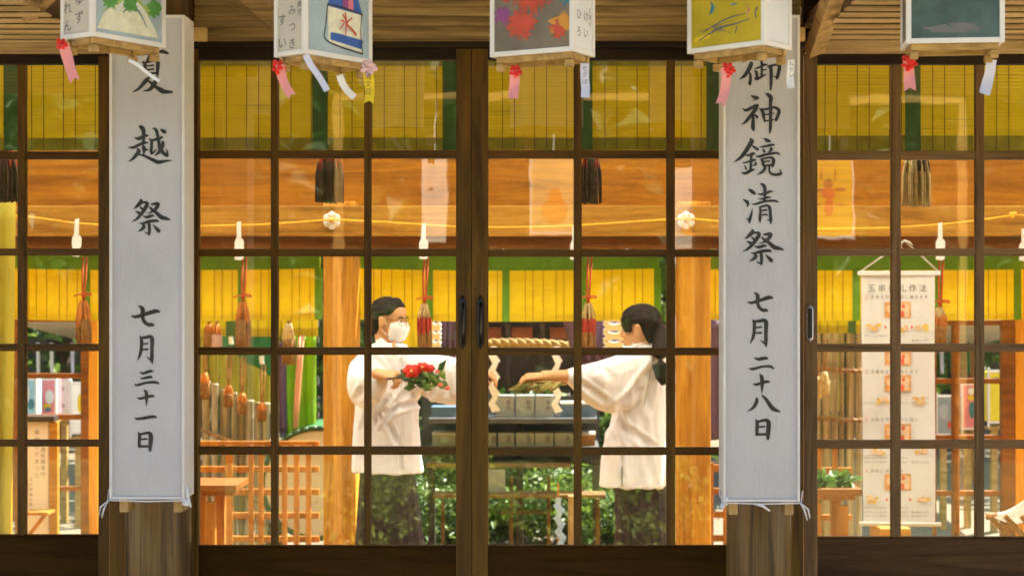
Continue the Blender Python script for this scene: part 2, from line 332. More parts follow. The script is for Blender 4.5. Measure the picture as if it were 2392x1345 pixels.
KANJI = {   # name: (origin x, origin y, zoom factor, strokes)
'natsu': (290, 110, 11.208, [
 [(335,205,60),(620,180,55),(900,130,60),(1000,120,100),(1140,165,60)], [(690,190,90),(640,290,100),(560,400,40)],
 [(455,380,20),(530,440,90),(545,620,80),(620,730,40)], [(560,400,60),(720,370,60),(810,350,70),(870,410,105),(865,560,90),(860,740,60)],
 [(585,495,40),(760,475,50)], [(580,600,50),(765,575,50)], [(600,690,50),(830,680,60)],
 [(650,790,60),(560,880,110),(430,1030,90),(330,1120,60),(200,1185,8)],
 [(720,775,50),(850,810,70),(800,920,110),(730,1030,110),(640,1120,80),(460,1155,8)],
 [(620,890,50),(720,960,80),(830,1050,90),(970,1140,130),(1050,1170,110),(1250,1180,60)]]),
'koshi': (290, 280, 11.208, [
 [(375,170,40),(430,190,110),(490,280,110),(495,480,90),(485,640,70)], [(255,460,20),(370,490,100),(500,430,90),(615,405,50)],
 [(95,720,20),(230,720,80),(400,640,80),(520,600,70),(625,600,20)], [(480,690,80),(510,760,110),(500,900,40)], [(500,800,50),(600,780,55)],
 [(330,760,60),(370,820,100),(270,960,90),(170,1055,50),(80,1085,6)],
 [(350,905,30),(480,930,60),(640,1000,80),(830,1090,100),(900,1110,100),(1060,1080,70),(1235,1060,20)],
 [(640,500,40),(740,530,60),(860,500,80),(990,455,60)], [(710,540,80),(705,700,80),(690,850,80)], [(690,890,60),(760,850,50),(850,745,8)],
 [(730,220,20),(820,260,80),(870,420,80),(900,600,90),(940,760,110),(1040,890,90),(1130,945,80)], [(1125,960,60),(1120,870,60),(1105,755,8)],
 [(1000,580,80),(1010,630,80),(970,740,110),(890,860,80),(785,945,8)], [(940,255,30),(1030,305,100),(1080,340,60)]]),
'matsuri': (290, 450, 11.208, [
 [(410,165,30),(430,230,110),(340,340,90),(230,430,10)], [(480,260,60),(560,255,70),(590,310,100),(500,470,100),(400,600,90),(300,700,60),(175,770,6)],
 [(410,380,40),(470,430,70)], [(285,485,20),(390,540,90),(400,580,60)],
 [(690,300,30),(760,300,70),(850,280,80),(875,320,100),(800,440,90),(700,510,50),(570,545,6)],
 [(645,360,20),(720,440,80),(830,520,90),(960,640,110),(1060,670,100),(1190,710,40)],
 [(490,620,30),(590,640,80),(700,605,80),(775,605,40)], [(390,795,20),(500,800,60),(650,750,80),(830,735,75),(890,760,40)],
 [(640,800,80),(650,900,80),(650,1050,70),(640,1125,30)], [(650,1080,50),(580,1060,40),(520,1015,6)],
 [(480,830,60),(510,890,90),(440,970,70),(345,1020,8)], [(745,840,15),(830,930,80),(890,1000,100),(910,1035,50)]]),
'on': (1720, 120, 11.208, [
 [(400,80,60),(320,210,60),(140,290,10)], [(380,290,70),(395,330,110),(330,480,110),(230,630,90),(150,690,50),(80,745,6)],
 [(330,540,15),(370,590,60),(375,750,80),(360,830,90),(370,895,30)], [(650,90,60),(560,190,50),(480,245,15)],
 [(560,210,40),(700,190,60),(830,165,40)], [(650,200,80),(670,300,70),(670,500,60),(670,650,70)],
 [(480,460,25),(620,415,60),(750,350,60),(820,360,30)], [(700,490,40),(790,480,40)], [(475,510,30),(530,550,80),(545,680,70)],
 [(480,690,30),(530,725,80),(620,690,70),(780,600,30)],
 [(815,400,30),(900,390,70),(1000,360,60),(1080,350,70),(1135,400,100),(1110,560,90),(1080,680,90),(1060,740,30)], [(1080,690,70),(980,655,8)],
 [(890,390,100),(915,500,90),(915,800,85),(905,1010,50)]]),
'kami': (1720, 210, 11.208, [
 [(390,145,20),(470,190,90),(560,215,90),(595,225,40)], [(520,260,30),(410,285,10)],
 [(160,490,20),(260,535,80),(400,470,90),(530,410,90)], [(560,390,80),(500,520,110),(400,650,90),(300,780,90),(220,860,60),(125,920,6)],
 [(420,600,60),(445,720,80),(440,900,100),(440,980,110),(460,1075,40)], [(460,640,30),(530,690,70),(560,735,60)],
 [(600,495,20),(690,560,90),(720,700,80),(750,840,40)], [(620,500,30),(760,510,60),(900,480,60),(1020,465,70),(1120,540,95),(1090,680,90),(1040,800,80)],
 [(740,650,40),(860,640,40),(1000,605,25)], [(760,815,40),(980,780,40)],
 [(780,100,40),(840,130,90),(910,210,110),(900,330,90),(900,600,90),(900,900,85),(890,1050,70),(870,1160,15)]]),
'kagami': (1710, 315, 10.346, [
 [(440,90,40),(480,150,110),(420,260,110),(320,420,100),(220,540,80),(130,610,50),(40,660,5)], [(490,260,30),(560,310,70),(640,360,60)],
 [(310,490,15),(400,495,60),(500,460,80),(560,455,40)], [(470,480,70),(465,650,65),(455,830,70)],
 [(265,685,30),(400,650,50),(520,610,60),(580,600,40)], [(310,740,30),(350,830,50)], [(560,650,30),(580,710,60),(500,745,20)],
 [(230,915,20),(330,930,70),(440,870,80),(545,835,40)], [(775,90,30),(850,130,80),(920,160,60)], [(880,170,20),(790,180,8)],
 [(665,295,20),(800,280,55),(950,245,60),(1035,240,30)], [(750,340,30),(790,410,70)], [(930,310,40),(960,345,70),(900,420,40)],
 [(580,520,20),(680,520,60),(850,470,60),(1080,440,55),(1155,480,40)], [(700,580,30),(745,640,70),(760,740,70)],
 [(740,580,40),(900,550,50),(975,560,65),(1010,630,85),(980,770,60)], [(780,645,35),(920,635,35)], [(770,745,45),(970,725,45)],
 [(800,760,80),(790,830,70),(720,910,60),(600,965,6)],
 [(905,730,50),(905,860,50),(940,930,60),(1030,965,65),(1140,955,70),(1200,935,60)], [(1195,940,50),(1175,880,40),(1155,820,6)]]),
'kiyo': (1720, 415, 11.208, [
 [(325,300,30),(400,350,100),(490,420,80)], [(180,570,20),(280,630,90),(310,700,70),(285,780,8)],
 [(430,800,8),(400,960,60),(360,1090,80),(345,1185,40)], [(350,1120,60),(255,1055,8)],
 [(570,420,20),(660,435,60),(800,400,70),(900,355,60),(955,365,30)], [(580,550,15),(680,555,50),(800,520,60),(900,510,40)],
 [(415,690,15),(500,695,50),(640,650,60),(780,615,60),(1000,605,60),(1110,640,35)], [(650,160,40),(720,200,90),(755,280,90),(755,450,75),(745,620,70)],
 [(620,760,40),(635,900,60),(625,1060,80),(625,1170,30)], [(630,770,50),(740,740,60),(820,730,60),(880,790,85),(895,950,80),(910,1110,80),(905,1210,25)],
 [(890,1110,50),(790,1105,6)], [(670,870,40),(770,845,50),(820,860,20)], [(670,980,30),(770,965,50),(830,990,20)]]),
'seven': (290, 700, 7.91, [[(115,290,15),(200,315,60),(400,260,70),(570,210,80),(650,225,30)],
 [(260,110,20),(330,170,80),(330,300,70),(360,400,70),(440,460,70),(500,460,70),(540,475,40)]]),
'month': (290, 700, 7.91, [[(275,670,15),(310,730,60),(310,870,60),(290,1000,55),(235,1130,6)],
 [(310,700,40),(400,695,60),(470,680,65),(508,730,80),(505,900,65),(505,1080,65),(510,1180,25)], [(495,1120,50),(400,1045,6)],
 [(335,820,30),(430,805,35)], [(325,920,30),(430,915,40)]]),
'three': (290, 860, 6.725, [[(230,55,8),(290,80,40),(400,45,50),(450,50,20)], [(245,150,10),(290,160,35),(400,135,45),(435,150,20)],
 [(155,250,10),(200,265,40),(350,225,40),(490,220,45),(540,245,25)]]),
'ten': (290, 860, 6.725, [[(195,460,10),(250,475,40),(370,445,45),(440,435,40),(470,450,15)], [(305,340,20),(340,380,55),(345,480,50),(340,590,8)]]),
'one': (290, 860, 6.725, [[(155,775,8),(215,795,45),(440,760,50),(505,775,20)]]),
'day': (290, 860, 6.725, [[(210,1005,15),(235,1050,50),(230,1180,50),(230,1240,40)], [(240,1040,35),(370,1015,50),(412,1060,70),(405,1200,65),(400,1300,40)],
 [(265,1115,30),(355,1110,30)], [(230,1225,40),(390,1225,40)]]),
'two': (1730, 820, 6.11, [[(195,95,10),(260,115,45),(350,100,50),(390,105,30)], [(120,245,10),(180,255,40),(320,220,35),(430,220,40),(475,250,25)]]),
'eight': (1730, 820, 6.11, [[(230,670,35),(235,710,50),(190,800,45),(95,865,5)], [(310,630,25),(370,690,45),(430,780,60),(480,830,60),(570,865,20)]]),
}
SIGNX = [0]
def face_y(x, z, x0): return 4.508 + .0022 * noise.noise((x * 9, z * 5, x0)) + .0012 * noise.noise((x * 30 + z * 12, z * 6, x0))
def kanji(mb, name, Y, dst=None, src=None):
    ox, oy, k, sts = KANJI[name]
    for i, st in enumerate(sts):
        pts = [(ox + x / k, oy + y / k, w_ / k) for x, y, w_ in st]
        if dst:   # move the same character to another place on the other board
            sx = (dst[2] - dst[0]) / (src[2] - src[0]); sy = (dst[3] - dst[1]) / (src[3] - src[1])
            pts = [(dst[0] + (x - src[0]) * sx, dst[1] + (y - src[1]) * sy, w_ * (sx + sy) / 2) for x, y, w_ in pts]
        def onface(x, y):
            p = P(x, y, Y); p.y = face_y(p.x, p.z, SIGNX[0]) - .0009 - .0001 * i; return p
        stroke(mb, pts, onface)
_glyph = {}
def glyph(ch):
    if ch not in _glyph:
        c = bpy.data.curves.new('t', 'FONT'); c.body = ch; c.size = 1; c.align_x = 'CENTER'; c.align_y = 'CENTER'; c.resolution_u = 3
        o = bpy.data.objects.new('t', c); COL.objects.link(o)
        dg = bpy.context.evaluated_depsgraph_get(); dg.update()
        me = bpy.data.meshes.new_from_object(o.evaluated_get(dg))
        _glyph[ch] = ([v.co.copy() for v in me.vertices], [tuple(p.vertices) for p in me.polygons])
        bpy.data.objects.remove(o); bpy.data.curves.remove(c); bpy.data.meshes.remove(me)
    return _glyph[ch]
def write(mb, text, c, u, v, size, vertical=True, step=1.0, mi=0):
    """text from centre of first glyph c; u = right unit vector, v = up unit vector"""
    c, u, v = Vector(c), Vector(u), Vector(v)
    for i, ch in enumerate(text):
        if ch == ' ': continue
        vs, fs = glyph(ch); o = c + (-v if vertical else u) * size * step * i
        mb.add([o + u * p.x * size + v * p.y * size for p in vs], fs, mi)

# ------------------------------------------------------------------ ground and hall
g = MB(); g.box(-60, 60, -40, 90, -.36, -.3); build('ground', g, M['ground'], kind='structure')
M['glare_cut_ground'] = plain('dark_glare_cut_ground', (.05, .075, .018), .9, .4, 30, .3)
g = MB(); g.box(-30, 30, -30, -1.0, -.3, -.285); build('glare_cut_ground', g, M['glare_cut_ground'], kind='structure')  # unseen dark ground added to keep mirrored glare out of the lower panes
M['path'] = plain('warm_bounce_path', (.52, .42, .27), .9, .2, 40, .3)
g = MB(); g.box(-12, 12, -.99, 4.4, -.3, -.29); build('path', g, M['path'], kind='structure')  # unseen pale strip added to bounce warm sunlight onto the front
hall = thing('shrine_hall', 'wooden shrine hall with deep slatted eaves, round front columns and open back', 'building', (0, 5, 0))
def hp(name, mb, mat, bev=.003, label=None, smooth=False): return build(name, mb, M[mat], hall, label=label, bev=bev, smooth=smooth)
b = MB(); b.box(-5, 5, 4.5, 9.4, -.3, 0); hp('floor', b, 'floor', 0)
# sliding door head and dark lintel over the centre bay
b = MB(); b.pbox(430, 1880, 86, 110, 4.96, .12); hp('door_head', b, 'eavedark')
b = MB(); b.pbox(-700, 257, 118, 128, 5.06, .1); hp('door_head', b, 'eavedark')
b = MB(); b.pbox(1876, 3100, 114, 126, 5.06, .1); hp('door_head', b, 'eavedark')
# moulded centre beam: stacked boards seen from below
b = MB()
for y0, y1, d in ((60, 85, 0), (38, 59, -.05), (14, 37, -.09), (-12, 13, -.13), (-60, -13, -.16)):
    b.pbox(452, 1872, y0, y1, 4.86 + d, .2 - d)
hp('eave_beam', b, 'eave', .006)
# slatted soffits of the side bays
for x0, x1 in ((-3.9, P(250, 0, 5).x), (P(1885, 0, 5).x, 4.4)):
    b = MB(); h = P(0, 118, 5.05).z
    b.box(x0, x1, 4.96, 5.05, h - .012, h + .05)
    y = 4.9
    while y > 3.95:
        b.box(x0, x1, y, y + .042, h + .003, h + .010); y -= .098
    hp('soffit', b, 'slat', .002)
    b = MB(); b.box(x0, x1, 3.9, 5.2, h + .09, h + .11); hp('soffit_board', b, 'roof', 0)
    for k in range(4): b = MB(); b.box(x0 + .3 + k * .9, x0 + .37 + k * .9, 3.95, 5.0, h + .036, h + .088); hp('rafter', b, 'eave')
# sloping braces beside the two columns
for (a, c2) in (((1903, 118, 4.9), (1968, -70, 4.2)), ((62, 30, 4.5), (140, -50, 4.3))):
    b = MB(); b.bar(P(*a), P(*c2), .055, .04, up=(0, 1, 0)); hp('brace', b, 'brace', .004)
# roof over the porch, unseen translucent ceiling added to let warm sunlight in
b = MB(); b.add([(-5.2, 3.4, 3.04), (5.2, 3.4, 3.04), (5.2, 5.25, 3.45), (-5.2, 5.25, 3.45), (-5.2, 3.4, 3.12), (5.2, 3.4, 3.12), (5.2, 5.25, 3.53), (-5.2, 5.25, 3.53)],
  [(0, 1, 2, 3), (4, 7, 6, 5), (0, 4, 5, 1), (1, 5, 6, 2), (2, 6, 7, 3), (3, 7, 4, 0)]); hp('porch_roof', b, 'roof', 0)
b = MB(); b.box(-5.2, 5.2, 3.38, 3.46, 2.93, 3.035); hp('eave_fascia', b, 'eave')
M['ceil'] = plain('light_spread_ceiling', (.97, .93, .84), .9, .03, 3, trans=.9)
b = MB(); b.box(-5, 5, 5.25, 9.2, 3.4, 3.404); hp('light_spread_ceiling', b, 'ceil', 0)
for k in range(7): b = MB(); b.box(-5, 5, 5.5 + k * .6, 5.54 + k * .6, 3.33, 3.39); hp('ceiling_batten', b, 'hinokih')
b = MB(); b.box(-5.1, -5, 5, 9.3, -.3, 3.4); hp('side_wall', b, 'plaster', 0)
b = MB(); b.box(5, 5.1, 5, 9.3, -.3, 3.4); hp('side_wall', b, 'plaster', 0)
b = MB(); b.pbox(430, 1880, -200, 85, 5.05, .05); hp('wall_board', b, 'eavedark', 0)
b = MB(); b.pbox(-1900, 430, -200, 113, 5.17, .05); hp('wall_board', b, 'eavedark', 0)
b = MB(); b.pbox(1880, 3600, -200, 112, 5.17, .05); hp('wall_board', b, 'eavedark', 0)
# front columns and door jambs
for px in (370, 1772):
    b = MB(); c = P(px, 0, 4.78); b.lathe((c.x, 4.78, -.3), [(.1, 0), (.1, 1.2), (.098, 2.4), (.096, 3.1)], 32); hp('column', b, 'column', 0, smooth=True)
for a_, c_, Y in ((256, 291, 5.0), (1846, 1877, 5.0), (438, 452, 4.99)):
    b = MB(); b.pbox(a_, c_, -60, 2000, Y, .1); hp('door_jamb', b, 'door')
# inner posts, beams and ledges at the open back
for px in (793, 1622, -36, 2452):
    b = MB(); p0 = P(px, 0, 8.2); hw = .088
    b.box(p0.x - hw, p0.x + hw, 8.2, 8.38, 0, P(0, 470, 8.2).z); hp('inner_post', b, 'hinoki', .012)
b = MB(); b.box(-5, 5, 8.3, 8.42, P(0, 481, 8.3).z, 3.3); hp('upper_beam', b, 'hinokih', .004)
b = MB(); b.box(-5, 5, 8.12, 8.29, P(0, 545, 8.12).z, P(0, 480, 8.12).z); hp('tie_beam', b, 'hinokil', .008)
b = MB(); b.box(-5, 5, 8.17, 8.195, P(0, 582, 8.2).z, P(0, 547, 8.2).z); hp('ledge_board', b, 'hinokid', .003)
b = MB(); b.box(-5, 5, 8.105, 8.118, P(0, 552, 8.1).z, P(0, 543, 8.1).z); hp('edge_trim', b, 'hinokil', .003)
# six-leaf metal nail covers on the tie beam
for px in (775, 1603):
    b = MB(); c = P(px, 515, 8.09)
    for k in range(6):
        t = R(30 + 60 * k); b.ell(c + Vector((math.cos(t) * .028, .004, math.sin(t) * .028)), (.021, .012, .021), 10, 6)
    o = build('nail_cover', b, M['whitepaper'], hall, smooth=True)
    b = MB(); b.ell(c + Vector((0, -.008, 0)), (.016, .012, .016), 10, 6)
    for k in range(6):
        t = R(60 * k); b.ell(c + Vector((math.cos(t) * .03, -.008, math.sin(t) * .03)), (.006, .004, .006), 8, 5)
    build('boss', b, M['gold'], o, smooth=True)

# ------------------------------------------------------------------ sliding glazed doors
M['doorg'] = wood('door_wood_grey', (.20, .115, .05), (.10, .055, .022), 'z', .45)  # wood greyed in colour to carry the sky sheen on this door
M['doorgh'] = wood('door_wood_sky_sheen_h', (.20, .115, .05), (.10, .055, .022), 'x', .45)
M['kickg'] = wood('kick_wood_sky_sheen', (.085, .045, .018), (.045, .022, .009), 'x', .5, bmp=.1, spec=.1)
def door(label, x0, x1, stiles, vs, hs, top, bot, Y, handle=None, rail_top=None):
    g_ = x0 > 1800; WV, WH, WK = (M['doorg'], M['doorgh'], M['kickg']) if g_ else (M['door'], M['doorh'], M['kick'])
    c = P((x0 + x1) / 2, 0, Y)
    t = thing('sliding_door', label, 'door', (c.x, Y, 0), 'glazed lattice sliding doors')
    zb = 0.02; d = .036
    for a_, c_ in stiles:
        b = MB(); a = P(a_, 0, Y).x; e = P(c_, 0, Y).x; b.box(a, e, Y, Y + d, zb, P(0, rail_top, Y).z); build('stile', b, WV, t, bev=.003)
    xa, xb = P(x0, 0, Y).x, P(x1, 0, Y).x
    b = MB()
    inner0 = P(min(s[1] for s in stiles), 0, Y).x if len(stiles) > 1 or stiles[0][0] <= x0 + 1 else xa
    inner1 = P(max(s[0] for s in stiles), 0, Y).x if len(stiles) > 1 or stiles[0][1] >= x1 - 1 else xb
    b.box(inner0, inner1, Y + .002, Y + d - .002, P(0, top, Y).z, P(0, rail_top, Y).z)
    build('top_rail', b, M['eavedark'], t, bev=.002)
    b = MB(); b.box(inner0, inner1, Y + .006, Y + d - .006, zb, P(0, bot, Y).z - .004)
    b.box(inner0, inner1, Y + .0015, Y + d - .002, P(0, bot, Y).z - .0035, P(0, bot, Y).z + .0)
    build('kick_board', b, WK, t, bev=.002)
    for a_, c_ in hs: b = MB(); b.box(inner0, inner1, Y + .004, Y + d - .01, P(0, c_, Y).z, P(0, a_, Y).z); build('glazing_bar', b, WH, t, bev=.0025)
    for a_, c_ in vs: b = MB(); b.box(P(a_, 0, Y).x, P(c_, 0, Y).x, Y + .001, Y + d - .006, P(0, bot, Y).z + .001, P(0, top, Y).z - .001); build('glazing_bar', b, WV, t, bev=.0025)
    b = MB(); b.box(inner0, inner1, Y + .018, Y + .0205, P(0, bot, Y).z, P(0, top, Y).z)
    build('glass', b, M['glass'], t)
    if handle:
        hx, y0, y1, mt = handle
        b = MB(); a = P(hx, y0, Y); e = P(hx, y1, Y); wv = PXm(8, Y)
        n = 12; rg = []
        for i in range(n):           # long rounded recessed pull
            s_ = i / (n - 1); z = a.z + (e.z - a.z) * s_; hw = wv * (1 - abs(2 * s_ - 1) ** 6) ** .5 + .0008
            rg.append([Vector((a.x - hw, Y - .003, z)), Vector((a.x - hw * .8, Y - .006, z)), Vector((a.x + hw * .8, Y - .006, z)), Vector((a.x + hw, Y - .003, z)), Vector((a.x, Y + .002, z))])
        b.loft(rg); h = build('handle', b, M[mt], t, smooth=True)
        b = MB()
        if mt == 'iron':
            b.tube([P(hx + 1, y0 + 18, Y) + Vector((0, -.004, 0)), P(hx + 2, y0 + 40, Y) + Vector((0, -.02, 0)), P(hx + 2, y1 - 40, Y) + Vector((0, -.02, 0)), P(hx + 1, y1 - 12, Y) + Vector((0, -.004, 0))], .006, 8)
            build('grip', b, M['iron'], h, smooth=True)
        else:
            b.pbox(hx - 5, hx + 5, y0 + 10, y1 - 10, Y - .0065, .001); build('recess', b, M['iron'], h)
    return t
door('sliding lattice door left of the centre meeting stile, woman in mask behind its glass', 440, 1101, [(440, 463), (1065, 1101)],
     [(632, 648), (850, 866)], [(351, 370), (581, 599), (811, 829), (1043, 1062)], 140, 1275, 5.0, (1081, 690, 815, 'iron'), 112)
door('sliding lattice door right of the centre meeting stile, ponytailed woman behind its glass', 1101.6, 1768, [(1101.6, 1140), (1745, 1768)],
     [(1340, 1359), (1557, 1577)], [(351, 370), (583, 600), (812, 830), (1045, 1063)], 140, 1275, 5.0, (1122, 690, 815, 'iron'), 112)
door('dark lattice door left of the sign with the festival date 31', -400, 255, [(-400, -375), (229, 255)],
     [(-180, -162), (40, 58)], [(354, 372), (580, 597), (803, 820), (1027, 1043)], 150, 1250, 5.1, None, 130)
door('lattice door at the right, tinted for sky sheen, with a pale metal pull, hanging scroll behind it', 1878, 2720, [(1878, 1910), (2690, 2720)],
     [(2083, 2105), (2280, 2300), (2480, 2500)], [(352, 373), (580, 598), (803, 822), (1028, 1048)], 150, 1255, 5.1, (1892, 710, 800, 'lilacmetal'), 128)

# ------------------------------------------------------------------ calligraphy sign boxes
def sign(label, x0, x1, y0, y1, Y, D):
    c = P((x0 + x1) / 2, y1, Y)
    WB = solidcol('sign_border', (.68, .64, .60), rough=.4, var=.08); SIGNX[0] = x0; t = thing('sign_box', label, 'sign', (c.x, Y, c.z), 'tall calligraphy signs on the columns')
    a, e = P(x0, y1, Y), P(x1, y0, Y); fr = .008
    b = MB(); b.box(a.x, e.x, Y + .0125, Y + D, a.z, e.z); build('case', b, M['white'], t, bev=.004)
    b = MB()
    b.box(a.x, a.x + fr, Y, Y + .0124, a.z, e.z); b.box(e.x - fr, e.x, Y, Y + .0124, a.z, e.z)
    b.box(a.x + fr, e.x - fr, Y + .0005, Y + .0124, a.z, a.z + fr); b.box(a.x + fr, e.x - fr, Y + .0005, Y + .0124, e.z - fr, e.z)
    build('border', b, WB, t, bev=.002)
    b = MB(); n, m_ = 20, 110
    for i in range(n + 1):
        for j in range(m_ + 1):
            x = a.x + fr + (e.x - a.x - 2 * fr) * i / n; z = a.z + fr + (e.z - a.z - 2 * fr) * j / m_
            edge = min(i, n - i, j, m_ - j); k = min(1, edge / 2)
            b.v.append(Vector((x, Y + .008 + k * (.0022 * noise.noise((x * 9, z * 5, x0)) + .0012 * noise.noise((x * 30 + z * 12, z * 6, x0))), z)))
    for i in range(n):
        for j in range(m_): q = i * (m_ + 1) + j; b.f.append([q, q + m_ + 1, q + m_ + 2, q + 1]); b.m.append(0)
    build('face', b, M['signface'], t, smooth=True)
    # battens it is lashed to, and the white cord
    for yy in (y0 + 22,):
        b = MB(); z = P(0, yy, Y).z
        b.box(a.x - .012, e.x + .02, Y + .03, Y + .055, z - .02, z + .012) if yy > y1 else b.box(a.x - .01, e.x + .035, Y + D + .001, Y + D + .028, z - .028, z + .012)
        build('batten', b, M['lanternwood'], t, bev=.003)
    for xx in (x0 + 27, x1 - 22):
        b = MB(); p = P(xx, y1 + 8, Y); b.box(p.x - .013, p.x + .013, Y + .03, Y + .11, p.z - .032, p.z + .012); build('spacer', b, M['brace'], t, bev=.003)
    b = MB()
    zc = a.z - .002
    b.tube([(a.x - .006, Y + .02, zc + .03), (a.x - .004, Y - .002, zc), ((a.x + e.x) / 2, Y - .003, zc - .003), (e.x + .003, Y - .002, zc - .001), (e.x + .012, Y + .03, zc + .03)], .0022, 6)
    s_ = -1 if 'summer' in label else 1
    ex = a.x if s_ < 0 else e.x
    b.tube([(ex, Y - .004, zc), (ex + s_ * .012, Y - .008, zc - .022), (ex + s_ * .02, Y - .006, zc - .05)], [.002, .0027, .0022], 6)
    b.tube([(ex, Y - .006, zc), (ex + s_ * .022, Y - .01, zc - .018), (ex + s_ * .027, Y - .008, zc - .044)], [.002, .0027, .0022], 6)
    oxx = e.x if s_ < 0 else a.x
    for k in range(5): b.ell((oxx + rnd.uniform(-.004, .016), Y - .004 + k * .003, zc + rnd.uniform(-.014, .012)), (.008, .006, .006), 8, 6)
    if s_ < 0: b.tube([(oxx + .006, Y, zc + .04), (oxx + .012, Y - .004, zc + .01), (oxx + .02, Y - .004, zc - .02)], .003, 6)
    else: b.tube([(oxx + .09, Y - .004, zc - .002), (oxx + .115, Y - .01, zc - .008), (oxx + .135, Y - .012, zc - .022)], [.003, .004, .003], 6)
    build('tie_cord', b, M['cord'], t, smooth=True)
    return t
s1 = sign('tall grey white sign box on the left column reading summer purification festival', 255, 431, 35, 1166, 4.5, .12)
b = MB(); YF = 4.502
for n_ in ('natsu', 'koshi', 'matsuri', 'seven', 'month', 'three', 'ten', 'one', 'day'): kanji(b, n_, YF)
build('lettering', b, M['ink'], s1)
s1['label'] = 'tall sign box on the left column with brush characters ending in July 31'
s2 = sign('tall lilac white sign box on the right column with brush characters ending in July 28', 1689, 1869, 35, 1172, 4.5, .12)
b = MB()
for n_ in ('on', 'kami', 'kagami', 'kiyo', 'two', 'eight'): kanji(b, n_, YF)
kanji(b, 'matsuri', YF, (1734, 536, 1831, 620), (305.6, 465, 396.5, 551))
kanji(b, 'seven', YF, (1746, 682, 1806, 728), (304.5, 713, 372, 762))
kanji(b, 'month', YF, (1752, 745, 1796, 810), (319.7, 783, 359.6, 849))
kanji(b, 'ten', YF, (1759.5, 874, 1798.5, 919), (319, 910.5, 360, 948))
kanji(b, 'day', YF, (1764, 978, 1802, 1027), (319.7, 1008, 357, 1054))
build('lettering', b, M['ink'], s2)

# ------------------------------------------------------------------ paper lanterns under the eave
def col(name, c): return solidcol(name, c, rough=.65, var=.12, scale=40)
def lantern(label, npx, npy, Yn, theta, wide_right, wl, dl, H=.40, face='paper', plain_side='paper'):
    """near bottom corner at pixel (npx,npy), depth Yn; theta turns the plan"""
    n0 = P(npx, npy, Yn); c, s_ = math.cos(theta), math.sin(theta)
    if wide_right: U, W = Vector((c, s_, 0)), Vector((-s_, c, 0))       # wide face goes right, narrow goes left
    else: U, W = Vector((-c, s_, 0)), Vector((s_, c, 0))
    u, v = U * wl, W * dl
    t = thing('paper_lantern', label, 'lantern', n0 + (u + v) / 2, 'painted festival lanterns under the eave')
    Z = Vector((0, 0, 1)); fr = .013
    b = MB()          # white corner posts and rails, each side
    for o_ in (n0, n0 + u, n0 + v, n0 + u + v):
        d1 = U if (o_ - n0).dot(U) < wl / 2 else -U; d2 = W if (o_ - n0).dot(W) < dl / 2 else -W
        b.obox(o_, d1 * fr, d2 * fr, Z * H)
    for o_, d_, n_, L in ((n0, U, W, wl), (n0 + v, U, -W, wl), (n0, W, U, dl), (n0 + u, W, -U, dl)):
        for z0, hh in ((.0003, fr), (H - fr, fr)):
            b.obox(o_ + d_ * fr * 1.002 + n_ * .0006 + Z * z0, d_ * (L - 2.004 * fr), n_ * (fr - .001), Z * hh)
    build('frame', b, M['white'], t, bev=.0015)
    for o_, d_, n_, L, mm in ((n0, U, W, wl, face), (n0 + v, U, -W, wl, 'paper'), (n0, W, U, dl, plain_side), (n0 + u, W, -U, dl, 'paper')):
        b = MB(); b.obox(o_ + d_ * fr + n_ * .004 + Z * fr, d_ * (L - 2 * fr), n_ * .0012, Z * (H - 2 * fr)); build('panel', b, M[mm], t)
    # wooden base: runners, cross bars, pegs
    b = MB()
    for k, wd in ((.006, .02), (dl - .026, .02)):
        b.obox(n0 + W * (k + .006) + U * .014 - Z * .016, U * (wl - .028), W * .014, Z * .0155)
    for k in (.014, wl - .03):
        b.obox(n0 + U * k + W * .028 - Z * .0155, U * .014, W * (dl - .056), Z * .0145)
    build('base', b, M['lanternwood'], t, bev=.0015)
    for a_, e_ in ((.012, .01), (wl - .034, .01), (.012, dl - .03), (wl - .034, dl - .03)):
        b = MB(); b.obox(n0 + U * a_ + W * e_ - Z * .038, U * .02, W * .02, Z * .0198); build('foot_peg', b, M['lanternwood'], t, bev=.002)
    b = MB(); b.obox(n0 + Z * (H + .0005) - U * .012 - W * .012, U * (wl + .024), W * (dl + .024), Z * .012); build('lid', b, M['lanternwood'], t, bev=.002)
    b = MB(); m_ = n0 + (u + v) / 2 + Z * H; b.tube([m_ + Z * .01, m_ + Z * .08, m_ + Z * .2], .004, 6); build('hanging_cord', b, M['cord'], t)
    # local drawing maps (metres from lower outer corner of a panel)
    Nw = -W if True else W
    fw = lambda x, y, o=.0005: n0 + U * (x * wl) + Z * (y * H) - W * (-.004 + o)
    fs = lambda x, y, o=.0005: n0 + W * (x * dl) + Z * (y * H) - U * (-.004 + o)
    return t, fw, fs, U, W, n0
def pict(mb, outline, fm, mi, off=.0004):
    mb.add([fm(x, y, off) for x, y in outline], [tuple(range(len(outline)))], mi)
def scrib(mb, cx, cy, r, n, fm, mi, w=.012, off=.0006, seed=1, asp=.55, rad=False):
    q = random.Random(seed)
    for i in range(n):
        a = q.uniform(0, 6.28); rr = r * q.uniform(.3, 1)
        if rad: p1 = (cx + math.cos(a) * r * .15, cy + math.sin(a) * r * .15 * asp); p2 = (cx + math.cos(a) * rr, cy + math.sin(a) * rr * asp)
        else:
            p1 = (cx + math.cos(a) * rr, cy + math.sin(a) * rr * asp); a2 = a + q.uniform(2, 3.6); p2 = (cx + math.cos(a2) * rr * .9, cy + math.sin(a2) * rr * .9 * asp)
        md = ((p1[0] + p2[0]) / 2 + q.uniform(-.03, .03), (p1[1] + p2[1]) / 2 + q.uniform(-.015, .015))
        o_ = off + .00001 * i
        stroke(mb, [(p1[0], p1[1], w * .5), (md[0], md[1], w), (p2[0], p2[1], w * .3)], lambda x, y: fm(x, y, o_), mi, 3)
